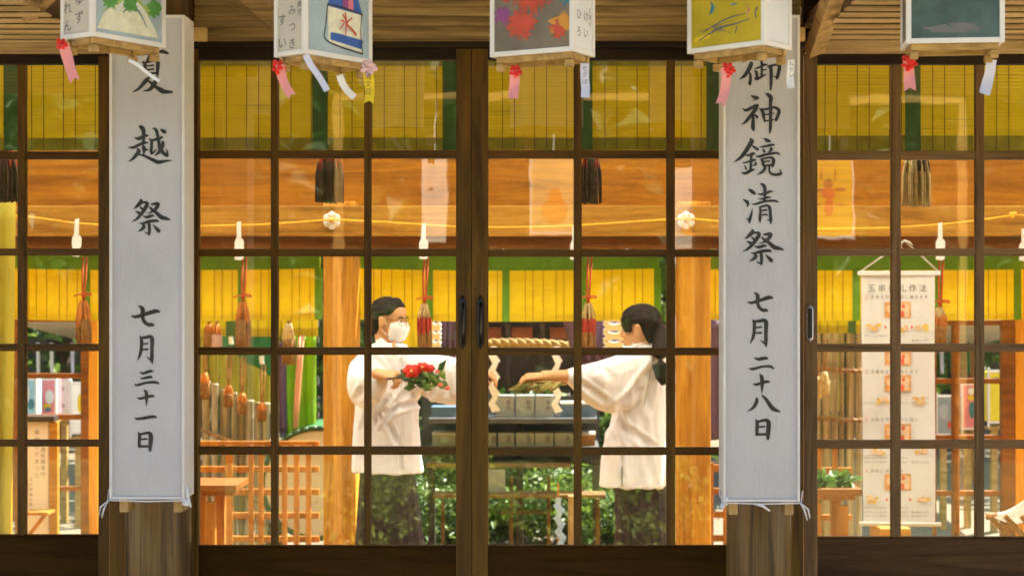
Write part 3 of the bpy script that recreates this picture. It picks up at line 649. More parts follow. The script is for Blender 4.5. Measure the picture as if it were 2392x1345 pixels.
M['lblue'] = plain('pale_blue_paper', (.52, .62, .64), .6, .10, 10, trans=.3)
M['ltan'] = plain('tan_painted_paper', (.27, .22, .155), .6, .25, 10, trans=.3)
M['lyellow'] = plain('yellow_painted_paper', (.66, .50, .012), .6, .16, 9, trans=.3)
M['lteal'] = plain('teal_painted_paper', (.11, .17, .155), .6, .3, 12, trans=.3)
M['grn'] = col('green_paint', (.10, .30, .06)); M['lime2'] = col('lime_paint', (.40, .52, .12)); M['cream'] = col('cream_paint', (.74, .70, .5))
M['blu'] = col('blue_paint', (.03, .10, .36)); M['pur'] = col('plum_paint', (.28, .06, .22)); M['rose'] = col('rose_paint', (.62, .16, .22))
M['rd'] = col('scarlet_paint', (.56, .07, .03)); M['org'] = col('orange_paint', (.62, .26, .03)); M['teal'] = col('teal_paint', (.05, .2, .24)); M['gry'] = col('grey_paint', (.4, .4, .38))
YL = 4.0
# 1: pale blue picture of plants in front of a mound, kana on the side
t, fw, fs, U, W, n0 = lantern('paper lantern above the left sign, pale blue panel with green plants over a cream mound', 215, 84, YL, R(56), True, .25, .127, face='lblue')
b = MB()
pict(b, [(.08, .06), (.9, .06), (.86, .12), (.75, .2), (.6, .27), (.45, .28), (.3, .23), (.16, .16)], fw, 1)
pict(b, [(.12, .16), (.3, .26), (.42, .33), (.6, .34), (.7, .26), (.8, .3), (.78, .18), (.55, .28), (.3, .23)], fw, 0, .0007)
for st in ([(.34, .18, .02), (.4, .24, .03), (.55, .27, .035), (.7, .22, .03), (.84, .1, .02)],): stroke(b, st, lambda x, y: fw(x, y, .0011), 2)
for st in ([(.42, .19, .01), (.5, .23, .015), (.62, .22, .015), (.74, .12, .01)],): stroke(b, st, lambda x, y: fw(x, y, .0012), 3)
for x in (.22, .5, .82):
    stroke(b, [(x, .2, .02), (x + .01, .35, .025), (x - .01, .6, .02), (x, .9, .02)], lambda x, y: fw(x, y, .0009), 4)
    scrib(b, x + .02, .25, .12, 22, fw, 4, .03, .0013, int(x * 50), .6)
scrib(b, .74, .46, .13, 20, fw, 5, .03, .0009, 9, .5)
build('picture', b, [M['lime2'], M['cream'], M['whitepaper'], M['teal'], M['grn'], M['yellow']], t)
for tx, x_, y_, sz, st in (('ゆず', .44, .245, .036, 1.3), ('れん', .8, .2, .034, 1.35)): b = MB(); write(b, tx, fs(x_, y_), -W, (0, 0, 1), sz, True, st); build('lettering', b, M['inkfaint'], t)
# 2: bottle with the character for water
t, fw, fs, U, W, n0 = lantern('paper lantern with a blue bottle drawing labelled with a red character for water', 712, 125, YL, R(52.5), True, .25, .118, face='lblue')
b = MB()
pict(b, [(.36, .1), (.86, .07), (.85, .33), (.34, .35)], fw, 0); pict(b, [(.34, .34), (.86, .32), (.82, .38), (.74, .5), (.72, .7), (.5, .7), (.46, .5), (.36, .38)], fw, 1, .0007)
pict(b, [(.56, .345), (.7, .34), (.68, .7), (.58, .7)], fw, 2, .001); pict(b, [(.64, .345), (.72, .335), (.7, .7), (.66, .7)], fw, 3, .0012)
pict(b, [(.38, .12), (.84, .09), (.87, .15), (.82, .155), (.5, .17), (.38, .17)], fw, 1, .0007)
for st in ([(.34, .35, .012), (.31, .2, .012), (.3, .12, .012), (.5, .085, .012), (.86, .06, .012)], [(.85, .33, .012), (.83, .2, .012), (.86, .06, .012)], [(.34, .352, .01), (.6, .345, .012), (.86, .325, .01)]):
    stroke(b, st, lambda x, y: fw(x, y, .0014), 5)
for st in ([(.6, .31, .02), (.61, .25, .02), (.6, .17, .012)], [(.53, .26, .012), (.58, .25, .012), (.52, .2, .01)], [(.7, .29, .01), (.62, .245, .016), (.7, .21, .02), (.76, .18, .02)], [(.56, .3, .015), (.62, .26, .015)]):
    stroke(b, st, lambda x, y: fw(x, y, .0015), 4)
scrib(b, .25, .3, .2, 14, fw, 6, .05, .0003, 4, .9); scrib(b, .62, .22, .2, 8, fw, 7, .02, .0006, 4, .3)
build('picture', b, [M['cream'], M['blu'], M['pur'], M['rose'], M['rd'], M['ink'], M['lblue'], M['paper']], t)
for tx, x_, y_, sz, st in (('みつき', .44, .29, .03, 1.45), ('すい', .76, .235, .034, 1.75), ('五歳児', .2, .38, .018, 1.2)): b = MB(); write(b, tx, fs(x_, y_), -W, (0, 0, 1), sz, True, st); build('lettering', b, M['inkfaint'], t)
# 3: red and purple bursts
t, fw, fs, U, W, n0 = lantern('paper lantern with red, purple and orange scribbled bursts on tan paper', 1340, 119, YL, R(27), False, .25, .13, face='ltan', plain_side='whitepaper')
b = MB()
for (cx, cy, r, n, mi, sd) in ((.5, .42, .3, 90, 0, 1), (.62, .2, .2, 60, 0, 2), (.84, .27, .13, 26, 1, 3), (.16, .18, .16, 40, 2, 4), (.78, .42, .12, 20, 0, 5), (.1, .36, .12, 20, 3, 6), (.2, .14, .12, 14, 0, 8)):
    scrib(b, cx, cy, r, n, fw, mi, .018, .0004 + .0001 * sd, sd, .62)
build('picture', b, [M['rd'], M['pur'], M['org'], M['teal'], M['gry']], t)
for tx, x_, y_, sz, st in (('ひろ', .3, .25, .03, 1.5), ('けい', .62, .25, .03, 1.5), ('五歳児', .8, .3, .014, 1.3)): b = MB(); write(b, tx, fs(x_, y_), W, (0, 0, 1), sz, True, st); build('lettering', b, M['inkfaint'], t)
# 4: yellow
t, fw, fs, U, W, n0 = lantern('paper lantern above the right sign with a bright yellow picture panel', 1787, 104, YL, R(41), False, .25, .13, face='lyellow', plain_side='whitepaper')
b = MB()
pict(b, [(.2, .24), (.24, .29), (.22, .245), (.24, .2)], fw, 1, .0006); pict(b, [(.64, .29), (.7, .34), (.69, .3), (.72, .24), (.66, .26)], fw, 0, .0006)
for st in ([(.42, .33, .012), (.34, .335, .008)], [(.43, .29, .012), (.36, .295, .008)], [(.12, .18, .012), (.13, .22, .016), (.1, .25, .012)], [(.85, .08, .008), (.7, .12, .01), (.55, .15, .014), (.4, .16, .01), (.2, .18, .006)], [(.38, .1, .01), (.36, .14, .018)], [(.8, .13, .006), (.5, .2, .01), (.25, .22, .005)], [(.34, .42, .02), (.3, .46, .02)], [(.2, .4, .02), (.16, .45, .02)]):
    stroke(b, st, lambda x, y: fw(x, y, .0008), 2 if st[0][1] < .2 else 0)
scrib(b, .6, .14, .3, 9, fw, 2, .005, .0007, 5, .25); pict(b, [(.7, .09), (.92, .075), (.9, .1), (.72, .12)], fw, 3, .0005); scrib(b, .45, .3, .4, 26, fw, 4, .05, .0003, 15, .8)
build('picture', b, [M['teal'], M['rose'], M['inkfaint'], M['yellow'], M['lyellow']], t)
# 5: teal
t, fw, fs, U, W, n0 = lantern('paper lantern at the right end with a dull teal green panel', 2117, 102, YL, R(-6), True, .25, .13, face='lteal', plain_side='ltan')
b = MB(); scrib(b, .5, .42, .34, 50, fw, 0, .05, .0004, 3, .4); scrib(b, .45, .22, .4, 40, fw, 1, .03, .0006, 6, .35)
scrib(b, .5, .1, .35, 12, fw, 3, .03, .0008, 9, .12)
build('picture', b, [M['teal'], M['lteal'], M['gry'], col('mauve_paint', (.15, .145, .15))], t)
b = MB(); write(b, 'ひまわり', fs(.5, .4), -W, (0, 0, 1), .022, True, 1.2); build('lettering', b, M['inkfaint'], t)

# ------------------------------------------------------------------ streamers hanging from the lanterns
def streamer(label, pts, wpx, Y, mat, rosette=None, notch=True, text=None, cat='streamer', yaw=0):
    ps = smooth([(x, y, 0) for x, y in pts], 6)
    P3 = [P(x, y, Y) + Vector((0, .01 * math.sin(i / len(ps) * 3), 0)) for i, (x, y, _) in enumerate(ps)]
    t = thing('paper_streamer', label, cat, P3[0], 'paper streamers hanging from the lanterns')
    wv = []
    for i, p in enumerate(P3):
        d = P3[min(i + 1, len(P3) - 1)] - P3[max(i - 1, 0)]; n = Vector((-d.z, 0, d.x)).normalized()
        if n.x < 0: n = -n
        tw = Vector((n.x * math.cos(yaw), .5 * math.sin(i * .35 + yaw) * .5, n.z)); wv.append(tw * PXm(wpx, Y))
    b = MB()
    if notch:
        pre = P3[:-2]
        b.strip(pre, wv[:len(pre)])
        p, w_ = pre[-1], wv[len(pre) - 1]; e = P3[-1]
        th = Vector((0, .0006, 0))
        b.prism([p - w_ / 2, p, e - w_ / 2 + (p - e) * -.1], th); b.prism([p, p + w_ / 2, e + w_ / 2 + (p - e) * -.1], th)
    else: b.strip(P3, wv)
    build('strip', b, M[mat], t)
    if rosette:
        rx, ry, rr, rm = rosette; rr *= .95 if rm == 'red' else 1
        b = MB(); q = random.Random(int(rx))
        c = P(rx, ry, Y) + Vector((0, .005 if rm == 'red' else .002, 0)); r0 = PXm(rr, Y)
        for k in range(16):
            a = k * 2.4; r_ = r0 * (.2 + .72 * k / 16)
            b.ell(c + Vector((math.cos(a) * r_, -.006 + .012 * q.random(), math.sin(a) * r_)), (r0 * .34, .004, r0 * .3), 8, 5, rot=Matrix.Rotation(q.uniform(-.8, .8), 3, 'X') @ Matrix.Rotation(q.uniform(-.6, .6), 3, 'Z'))
        build('rosette', b, M[rm], t, smooth=True)
    if text:
        b = MB(); k0 = len(P3) // 5
        write(b, text, P3[k0] + Vector((0, -.012, 0)), (1, 0, 0), (0, 0, 1), PXm(wpx * .72, Y), True, 1.05); build('lettering', b, M['inkfaint'] if mat != 'yellow' else M['ink'], t)
    return t
YS = 4.02
streamer('pink paper streamer with red rosette at the left edge lantern, swinging right', [(148, 104), (154, 130), (162, 160), (174, 190)], 25, YS, 'pink', (143, 104, 16, 'red'))
streamer('white streamer curling across the topmost character of the left sign', [(300, 142), (318, 150), (345, 172), (372, 190)], 9, YS, 'whitepaper', notch=False, yaw=.8)
streamer('pink streamer with red rosette under the bottle lantern', [(654, 152), (657, 178), (668, 205), (682, 226)], 21, YS, 'pink', (650, 155, 18, 'red'))
streamer('long white slip with faint writing from the near corner of the bottle lantern', [(714, 128), (724, 150), (745, 180), (764, 212)], 15, 3.97, 'lilacpaper', notch=False)
streamer('short white slip curling beneath the bottle lantern base', [(793, 176), (800, 196), (812, 213), (828, 228)], 16, 4.12, 'whitepaper', notch=False)
streamer('yellow streamer with lettering under a pale pink crepe flower', [(860, 170), (862, 195), (863, 215), (861, 242)], 23, YS, 'yellow', (861, 158, 20, 'palepink'), text='清文豆')
streamer('brownish pink streamer with red rosette under the tan burst lantern', [(1201, 165), (1202, 190), (1200, 210), (1199, 230)], 23, 4.06, 'pink', (1204, 166, 16, 'red'), notch=False)
streamer('white slip with small writing hanging from the burst lantern corner', [(1366, 148), (1366, 180), (1368, 205), (1367, 228)], 20, 4.06, 'lilacpaper', notch=False, text='七夕ほ')
streamer('salmon streamer with red rosette under the yellow lantern beside the right sign', [(1694, 158), (1697, 190), (1692, 220), (1682, 246)], 22, 4.08, 'pink', (1702, 162, 18, 'red'))
streamer('pale slip with faint writing over the upper right of the right sign', [(1848, 140), (1848, 165), (1847, 185), (1848, 206)], 17, 4.1, 'whitepaper', notch=False, text='ねがい')
streamer('pink streamer with red rosette under the teal lantern', [(2122, 142), (2125, 165), (2126, 185), (2127, 212)], 26, 4.06, 'pink', (2124, 146, 20, 'red'))
streamer('lilac white slip curling left under the right end of the teal lantern', [(2316, 140), (2314, 170), (2308, 195), (2300, 220)], 25, 4.08, 'lilacpaper', notch=False)

# ------------------------------------------------------------------ bamboo blinds
def blind(label, x0, x1, yt, yb, Y, bands, bw, mats, hem, topband, sag=0, lines=(0, 1), group=None, lw=2.2):
    t = thing('bamboo_blind', label, 'blind', P((x0 + x1) / 2, yb, Y), group)
    mslat, mband, mhem, mthr = mats
    nx = max(12, int((x1 - x0) / 25)); ny = 14
    def pt(px, f, o=0): # f 0 top..1 bottom
        s_ = sag * (1 - ((px - (x0 + x1) / 2) / ((x1 - x0) / 2)) ** 2)
        return P(px, yt + s_ + (yb - yt) * f, Y) + Vector((0, o + .006 * math.sin(px * .02) * f, 0))
    def grid(b, a_, c_, f0, f1, o, k, th=.004):
        n = max(1, int((c_ - a_) / 30)); vs = []; fs = []
        for i in range(n + 1):
            for j in range(k + 1):
                p = pt(a_ + (c_ - a_) * i / n, f0 + (f1 - f0) * j / k, o); vs.append(p)
        m_ = len(vs); vs += [v + Vector((0, th, 0)) for v in vs]
        for i in range(n):
            for j in range(k):
                q = i * (k + 1) + j; fs.append((q, q + 1, q + k + 2, q + k + 1)); fs.append((m_ + q, m_ + q + k + 1, m_ + q + k + 2, m_ + q + 1))
        for i in range(n):
            for j in (0, k): q = i * (k + 1) + j; fs.append((q, q + k + 1, m_ + q + k + 1, m_ + q))
        for j in range(k):
            for i in (0, n): q = i * (k + 1) + j; fs.append((q, q + 1, m_ + q + 1, m_ + q))
        b.add(vs, fs)
    b = MB(); grid(b, x0, x1, 0, 1, 0, 8); build('slats', b, M[mslat], t, smooth=False)
    b = MB(); grid(b, x0, x1, 1 - hem, 1, -.004, 2, .003); build('hem', b, M[mhem], t)
    b = MB(); grid(b, x0, x1, 0, topband, -.0045, 2, .0035); build('top_border', b, M[mband if topband > .13 else mhem], t)
    for bx in bands:
        b = MB(); grid(b, bx - bw / 2, bx + bw / 2, topband if topband > .13 else 0, 1, -.0085, 6, .0035); build('cloth_band', b, M[mband], t)
    edges = sorted(list(bands) + [x0, x1]); b = MB()
    for a_, c_ in zip(edges[:-1], edges[1:]):
        x = a_ + lines[0]; k = 0
        while x < c_ - 12:
            for j in range(8):
                p, q = pt(x, topband + (1 - topband) * j / 8, -.0052), pt(x, topband + (1 - topband) * (j + 1) / 8, -.0052)
                hw = PXm(lw, Y) / 2; b.obox(p - Vector((hw, 0, 0)), Vector((2 * hw, 0, 0)), q - p, (0, .002, 0))
            x += lines[1][k % len(lines[1])]; k += 1
    build('stitching', b, M[mthr], t)
    return t
near = ('blind', 'green', 'hem', 'thread'); far = ('blindfar', 'greenfar', 'blindfar', 'threadfar')
blind('olive yellow bamboo blind with green bands across the top of the two centre doors', 455, 1700, 128, 351, 5.6, [748, 1052, 1366, 1668], 36, near, .13, .12, 0, (47, (28, 47)), 'bamboo blinds just behind the doors', 1.7)
blind('olive yellow bamboo blind at the top of the left door', -420, 250, 128, 352, 5.6, [-290, 27], 30, near, .13, .06, 0, (47, (28, 47)), 'bamboo blinds just behind the doors', 1.7)
blind('olive yellow bamboo blind at the top of the right door', 1880, 2760, 128, 354, 5.6, [2131, 2440], 36, near, .16, .06, 0, (47, (28, 47)), 'bamboo blinds just behind the doors', 1.7)
lb = (45, (18, 24, 30))
blind('golden bamboo blind between the left edge and the cypress post behind the masked woman', 10, 748, 583, 746, 8.45, [22, 203, 384, 565, 744], 17, far, .1, .27, 4, lb, 'golden bamboo blinds at the open back', 1.4)
blind('golden bamboo blind behind the heads of the two women', 824, 1540, 583, 746, 8.45, [828, 1003, 1182, 1366, 1536], 17, far, .1, .27, 5, lb, 'golden bamboo blinds at the open back', 1.4)
blind('golden bamboo blind behind the hanging scroll', 1622, 2440, 585, 746, 8.45, [1626, 1810, 2000, 2192, 2376], 17, far, .1, .27, 3, lb, 'golden bamboo blinds at the open back', 1.4)
M['blindrear'] = blindmat('bamboo_blind_rear', (.6, .5, .02), .5, 200)
rear = ('blindrear', 'green', 'blindrear', 'thread')
blind('dim bamboo blind farther back, its rolled hem showing under the golden blind at left', 300, 742, 690, 786, 10.2, [540], 22, rear, .2, .1, 0, lb, None, 1.6)
blind('dim bamboo blind farther back under the golden blind at the right', 1870, 2010, 690, 778, 10.2, [1990], 18, rear, .2, .1, 0, lb, None, 1.6)

# ------------------------------------------------------------------ tassels
def tassel(label, px, ytop, ycap, ybot, w_, Y, cols, cord='redcord', bow=True, cordy=None, group='tassels hanging from the blinds'):
    t = thing('tassel', label, 'tassel', P(px, ybot, Y), group)
    c = P(px, ycap, Y); hw = PXm(w_, Y) / 2; L = PXm(ybot - ycap, Y); q = random.Random(int(px * 7 + ycap))
    if ytop < ycap:
        b = MB()
        for s_ in (-1, 1): b.tube([P(px + s_ * 4 + 4, ytop, Y), P(px + s_ * 4 + 1, (ytop + ycap) / 2, Y), P(px + s_ * 2, ycap - 6, Y), P(px, ycap, Y)], PXm(2.2, Y), 6)
        build('cord', b, M[cord], t, smooth=True)
        if bow:
            b = MB(); k = P(px, ycap - 14, Y) + Vector((0, -.012, 0))
            b.ell(k, (hw * .22, .01, hw * .2), 8, 6)
            for s_ in (-1, 1):
                lp = [k + Vector((s_ * hw * x, -.004, hw * z)) for x, z in ((0, 0), (.6, .22), (1.25, .1), (1.3, -.12), (.6, -.08), (0, 0))] if s_ > 0 else [k + Vector((s_ * hw * x, -.004, hw * z)) for x, z in ((0, 0), (.5, .05), (1.3, -.2))]
                b.tube([Vector(v) for v in lp], PXm(2, Y), 6)
            build('bow', b, M[cord], t, smooth=True)
    n = len(cols)
    for ci, (mt, f0, f1) in enumerate(cols):
        b = MB(); z0 = c.z - L * f0; z1 = c.z - L * f1
        for k in range(64 if ci else 34):
            a = q.uniform(0, 6.28); r_ = hw * math.sqrt(q.random())
            def rad(f): return min(1, .45 + 1.9 * f) * (1 + .12 * f)
            pts = []
            for j in range(4):
                f = f0 + (f1 - f0) * j / 3
                pts.append((c.x + math.cos(a) * r_ * rad(f), c.y + math.sin(a) * r_ * rad(f) * .8, c.z - L * f + (q.uniform(-.006, .003) if j == 3 and ci == n - 1 else 0)))
            b.tube(pts, [hw * .10, hw * .115, hw * .11, hw * .06], 5)
        build('fringe' if ci == n - 1 else 'head', b, M[mt], t, smooth=True)
    return t
M['tdark'] = plain('dark_fringe', (.085, .04, .015), .7, .4, 40); M['tred'] = plain('red_fringe', (.45, .04, .015), .7, .3, 40)
M['tor'] = plain('orange_fringe', (.62, .22, .03), .7, .3, 40); M['tpale'] = plain('pale_fringe', (.62, .45, .2), .7, .3, 40); M['tbrown'] = plain('brown_fringe', (.3, .14, .03), .7, .35, 40)
tassel('large dark tassel with red top below the blind band left of centre', 772, 352, 352, 472, 62, 5.62, [('tred', 0, .4), ('tdark', .22, 1)], bow=False)
tassel('dark tassel below the near blind, half hidden by a door bar right of centre', 1380, 352, 352, 474, 44, 5.62, [('tred', 0, .35), ('tdark', .15, 1)], bow=False)
tassel('large pale straw coloured tassel below the right near blind', 2140, 350, 350, 480, 60, 5.62, [('tdark', 0, .4), ('tpale', .2, 1)], bow=False)
tassel('dark tassel cut by the left edge below the near blind', 14, 350, 350, 470, 56, 5.62, [('tred', 0, .35), ('tdark', .15, 1)], bow=False)
for px, yc, yb, lab, cs in ((195, 702, 802, 'orange tassel on a red cord in the left door, over the bright yard', [('tor', 0, .6), ('tbrown', .45, 1)]),
    (568, 705, 810, 'orange brown tassel on a red cord left of the cypress post', [('tor', 0, .5), ('tbrown', .4, 1)]),
    (992, 710, 812, 'tassel with orange red middle beside the masked woman', [('tpale', 0, .35), ('tred', .3, .7), ('tbrown', .6, 1)]),
    (1374, 708, 812, 'tassel with red middle left of the ponytailed woman', [('tpale', 0, .4), ('tred', .35, .75), ('tbrown', .65, 1)]),
    (2196, 718, 802, 'slim amber tassel at the right edge of the hanging scroll', [('tpale', 0, .3), ('tor', .2, .6), ('tbrown', .5, 1)])):
    tassel(lab, px, 600, yc, yb, 32, 8.36, cs)

# cord along the tie beam with white folded papers
b = MB(); pts = []
for seg in ([(-80, 498), (60, 506), (180, 521), (330, 530), (470, 528), (620, 524), (775, 513)], [(775, 513), (900, 519), (1060, 529), (1200, 531), (1340, 527), (1480, 518), (1603, 510)], [(1603, 510), (1690, 518), (1850, 533), (1990, 534), (2100, 531), (2240, 520), (2372, 502)], [(2372, 502), (2500, 510)]):
    b.tube([P(x, y, 8.06) for x, y, _ in smooth([(x, y, 0) for x, y in seg], 4)], PXm(2.3, 8.06), 6)
for px, py in ((2366, 503),):
    for k in range(5): b.ell(P(px + rnd.uniform(-5, 5), py + rnd.uniform(-5, 5), 8.05), (.012, .012, .009), 8, 6)
build('festoon_cord', b, M['rope'], None, 'thin golden cord swagged along the cypress tie beam', 'cord', smooth=True)
def clip(label, px, y0, y1, tilt=0):
    t = thing('folded_paper_slip', label, 'paper charm', P(px, y1, 8.04), 'white folded papers on the golden cord')
    b = MB(); Y = 8.04; m_ = y0 + (y1 - y0) * .42
    b.prism([P(px - 5 + tilt, y0, Y), P(px + 4 + tilt, y0 - 2, Y), P(px + 5, m_, Y), P(px - 5, m_, Y)], (0, .008, 0)); build('stem', b, M['whitepaper'], t)
    b = MB()
    b.prism([P(px - 6, m_, Y), P(px + 7, m_ + 1, Y), P(px + 11, m_ + 8, Y), P(px + 10, m_ + (y1 - m_) * .55, Y), P(px - 10, m_ + (y1 - m_) * .5, Y), P(px - 10, m_ + 9, Y)], (0, .014, 0))
    b.prism([P(px - 9, m_ + (y1 - m_) * .5, Y - .01), P(px + 8, m_ + (y1 - m_) * .52, Y - .01), P(px + 10, y1 - 4, Y - .01), P(px + 4, y1, Y - .01), P(px - 10, y1 - 2, Y - .01)], (0, .009, 0))
    build('fold', b, M['whitepaper'], t)
for a_ in (('white folded paper slip in the left door above the yard', 178, 512, 600, 2), ('white folded paper slip left of the left cypress post', 558, 519, 608, 0), ('white folded paper slip right above the masked woman', 989, 524, 606, 2),
           ('white folded paper slip mostly hidden behind a door bar above the ponytailed woman', 1342, 528, 608, 0), ('white folded paper slip above the right corner of the scroll', 2197, 521, 608, 0), ('white folded paper slip cut by the right edge', 2392, 535, 610, 0)):
    clip(*a_)

# ------------------------------------------------------------------ foliage
def leaves(mb, c, r, n, size, seed, mi=(0, 1, 2), shell=.35, flat=.5):
    q = random.Random(seed); c = Vector(c)
    cl = []
    for _ in range(max(3, n // 40)):           # clumps give an uneven outline
        d = Vector((q.gauss(0, 1), q.gauss(0, 1), q.gauss(0, 1))).normalized() * q.uniform(shell, 1) 
        cl.append((Vector((d.x * r[0], d.y * r[1], d.z * r[2])), q.uniform(.14, .34), q.choice(mi)))
    for i in range(n):
        o, cr, m_ = cl[i % len(cl)]
        p = c + o + Vector((q.gauss(0, .5) * r[0], q.gauss(0, .5) * r[1], q.gauss(0, .5) * r[2])) * cr * 1.3
        s_ = size * q.uniform(.55, 1.35)
        d = Vector((q.gauss(0, 1), q.gauss(0, 1), q.gauss(0, .6))).normalized(); u = d.cross(Vector((q.gauss(0, .5), q.gauss(0, .5), 1))).normalized() * s_ * .3
        tip = p + d * s_ + Vector((0, 0, -s_ * .2)); m2 = p + d * s_ * .5 + Vector((0, 0, s_ * .1))
        mb.add([p, m2 - u, tip, m2 + u], [(0, 1, 2), (0, 2, 3)], m_ if q.random() < .75 else q.choice(mi))
M['leafdim'] = plain('leaf_darkened', (.022, .045, .012), .6, .4, 9); M['leafsun'] = plain('leaf_sun_brightened', (.26, .36, .05), .5, .5, 9, trans=.3)  # colour darkened to dim mirrored trees, brightened to make mirrored shrubs look sunlit
LV = [M['leaf'], M['leafdark'], M['leaflight']]
def bush(label, c, r, n, size, seed, cat='bush', group='garden shrubs behind the hall', name='shrub', mats=None):
    t = thing(name, label, cat, (c[0], c[1], -.3), group)
    b = MB(); leaves(b, c, r, n, size, seed); build('foliage', b, mats or LV, t)
    b = MB(); q = random.Random(seed + 1)
    for k in range(7):
        e = Vector(c) + Vector((q.uniform(-.7, .7) * r[0], q.uniform(-.7, .7) * r[1], q.uniform(-.2, .5) * r[2]))
        b.tube([(c[0] + q.uniform(-.05, .05), c[1], -.32), (c[0] * .6 + e.x * .4, (c[1] + e.y) / 2, e.z * .4 - .1), e], [.016, .011, .004], 6)
    build('stem', b, M['bark'], t); return t
def tree(label, x, y, h, cr, n, size, seed, tr=.14, group=None, cz=None, mats=None):
    t = thing('tree', label, 'tree', (x, y, -.3), group); q = random.Random(seed)
    b = MB(); cz = cz or h * .62
    b.tube([(x, y, -.32), (x + .05, y, h * .25), (x - .06, y + .05, h * .5), (x + .04, y, h * .85)], [tr * 1.3, tr, tr * .75, tr * .2], 12)
    for k in range(7):
        a = k * 2.4; z = h * q.uniform(.35, .75)
        b.tube([(x, y, z), (x + math.cos(a) * cr * .4, y + math.sin(a) * cr * .4, z + .35), (x + math.cos(a) * cr * .85, y + math.sin(a) * cr * .85, z + .8)], [tr * .4, tr * .25, tr * .06], 7)
    build('trunk', b, M['bark'], t)
    b = MB(); leaves(b, (x, y, cz), (cr, cr, h - cz), n, size, seed, shell=.1); build('crown', b, mats or LV, t); return t

# ------------------------------------------------------------------ court behind the hall: shrubs, trees, fences
q = random.Random(3)
SH = [('leafy shrub below the jacket of the masked woman', 930, 11.3, .42, .5), ('shrub under the left end of the tiered altar shelves', 1060, 11.6, .4, .4), ('shrub under the altar between the dark post and the blue paper', 1175, 11.9, .4, .34),
      ('shrub to the right of the blue zigzag paper', 1330, 11.6, .4, .5), ('bright shrub below the jacket of the ponytailed woman', 1440, 11.2, .42, .42), ('shrub behind the dark skirt of the ponytailed woman', 1545, 11.7, .38, .45)]
for i, (lab, px, Y, r, h) in enumerate(SH):
    x = P(px, 0, Y).x; bush(lab, (x, Y, -.3 + h * .55), (r, .35, h * .62), 2200, .058, 20 + i)
for i, (lab, px, Y, h, cr) in enumerate((('dark tree behind the altar, left of the rope', 1000, 15.5, 5, 1.7), ('dark tree behind the altar, right of the rope', 1420, 16.5, 5.5, 1.8), ('tree beyond the left door in the yard', 130, 19, 5.5, 2.0), ('tree beyond the lattice left of the cypress post', 560, 17, 5.5, 1.9),
      ('tree beyond the right door in the yard', 2240, 18.5, 5.5, 2.0), ('tree beyond the scroll', 1950, 16.5, 5.2, 1.8), ('tree at the far left edge of the yard', -130, 17.5, 5.5, 2.0), ('tree at the far right edge of the yard', 2520, 17, 5.5, 1.9), ('tree in the middle of the yard behind the altar', 1210, 18.5, 6, 2.0))):
    tree(lab, P(px, 0, Y).x, Y, h, cr, 2600, .26, 60 + i, group='trees around the back yard', cz=h * .5)
t = thing('hedge', 'dark leafy hedge closing the space behind the altar', 'hedge', (P(1230, 0, 12.5).x, 12.5, -.3))
b = MB(); leaves(b, (P(1230, 0, 12.5).x, 12.5, .2), (1.25, .35, .6), 5200, .10, 77, shell=.0); build('foliage', b, LV, t)
b = MB(); b.box(P(870, 0, 12.5).x, P(1600, 0, 12.5).x, 12.6, 12.8, -.3, .55); build('solid_backing', b, M['leafdark'], t)
# board fence closing the yard
t = thing('board_fence', 'weathered grey board fence closing the yard behind the trees', 'fence', (0, 21, -.3))
b = MB(); x = -9.0
while x < 9: b.box(x, x + .17, 21, 21.03 + q.uniform(0, .01), -.3, 2.2 + q.uniform(-.02, .02)); x += .18
M['fence'] = wood('fence_wood', (.13, .105, .07), (.07, .055, .035), 'z', .85)
build('boards', b, M['fence'], t)
for zz in (.2, 1.7):
    b = MB(); b.box(-9, 9, 20.94, 20.998, zz, zz + .1); build('rail', b, M['fence'], t)

# bamboo culm fence with rattan screen, left of the cypress post
def fence(label, px0, px1, tops, Y, n, matn='bamboo', wj=(13, 24)):
    t = thing('bamboo_fence', label, 'fence', P((px0 + px1) / 2, 1300, Y), 'bamboo culm fences'); q2 = random.Random(int(px0))
    x = px0; k = 0
    while x < px1 and k < 60:
        wd = q2.uniform(*wj); f = (x - px0) / (px1 - px0); yt = tops[0] + (tops[1] - tops[0]) * f + q2.uniform(-6, 6)
        a = P(x + wd / 2, yt, Y + q2.uniform(0, .05)); r_ = PXm(wd, Y) / 2
        b = MB(); pf = []; z = -.3
        while z < a.z:
            e = min(z + .32 + q2.uniform(0, .06), a.z); pf += [(r_ * .97, z), (r_, z + .01), (r_, e - .012), (r_ * 1.08, e - .006), (r_ * .97, e)]; z = e + .0005
        b.lathe((a.x, a.y, 0), pf, 12); build('culm', b, M[matn], t, smooth=True); x += wd + q2.uniform(0, 5); k += 1
    for yy in (115, 230):
        b = MB(); p, e = P(px0 - 4, tops[0] + yy, Y - .05), P(px1 + 4, tops[1] + yy, Y - .05); b.tube([p, e], .011, 8)
        for j in range(8):
            c = p.lerp(e, (j + .5) / 8); b.ell(c, (.01, .022, .022), 8, 6)
        build('rail', b, M['tbrown'], t, smooth=True)
    return t
M['bambooy'] = wood('bamboo_yellow', (.44, .38, .05), (.24, .2, .02), 'z', .4)
fence('pale bamboo culm fence behind the wooden lattice, tops sloping down to the right', 452, 650, (880, 960), 10.6, 12)
fence('brown bamboo culm fence left of the hanging scroll', 1896, 2012, (745, 752), 10.4, 6, wj=(10, 26))
t = thing('rattan_screen', 'yellow olive rattan screen of upright slats above the bamboo fence', 'screen', P(560, 1000, 11))
b = MB(); x = 440
while x < 700:
    f = (x - 440) / 260; b.pbox(x, x + 21, 770, 905 + 80 * f, 11 + q.uniform(0, .02), .02); x += 24
build('slats', b, M['bambooy'], t)
b = MB(); b.bar(P(436, 775, 10.97), P(704, 775, 10.97), .03, .04); build('rail', b, M['bambooy'], t)
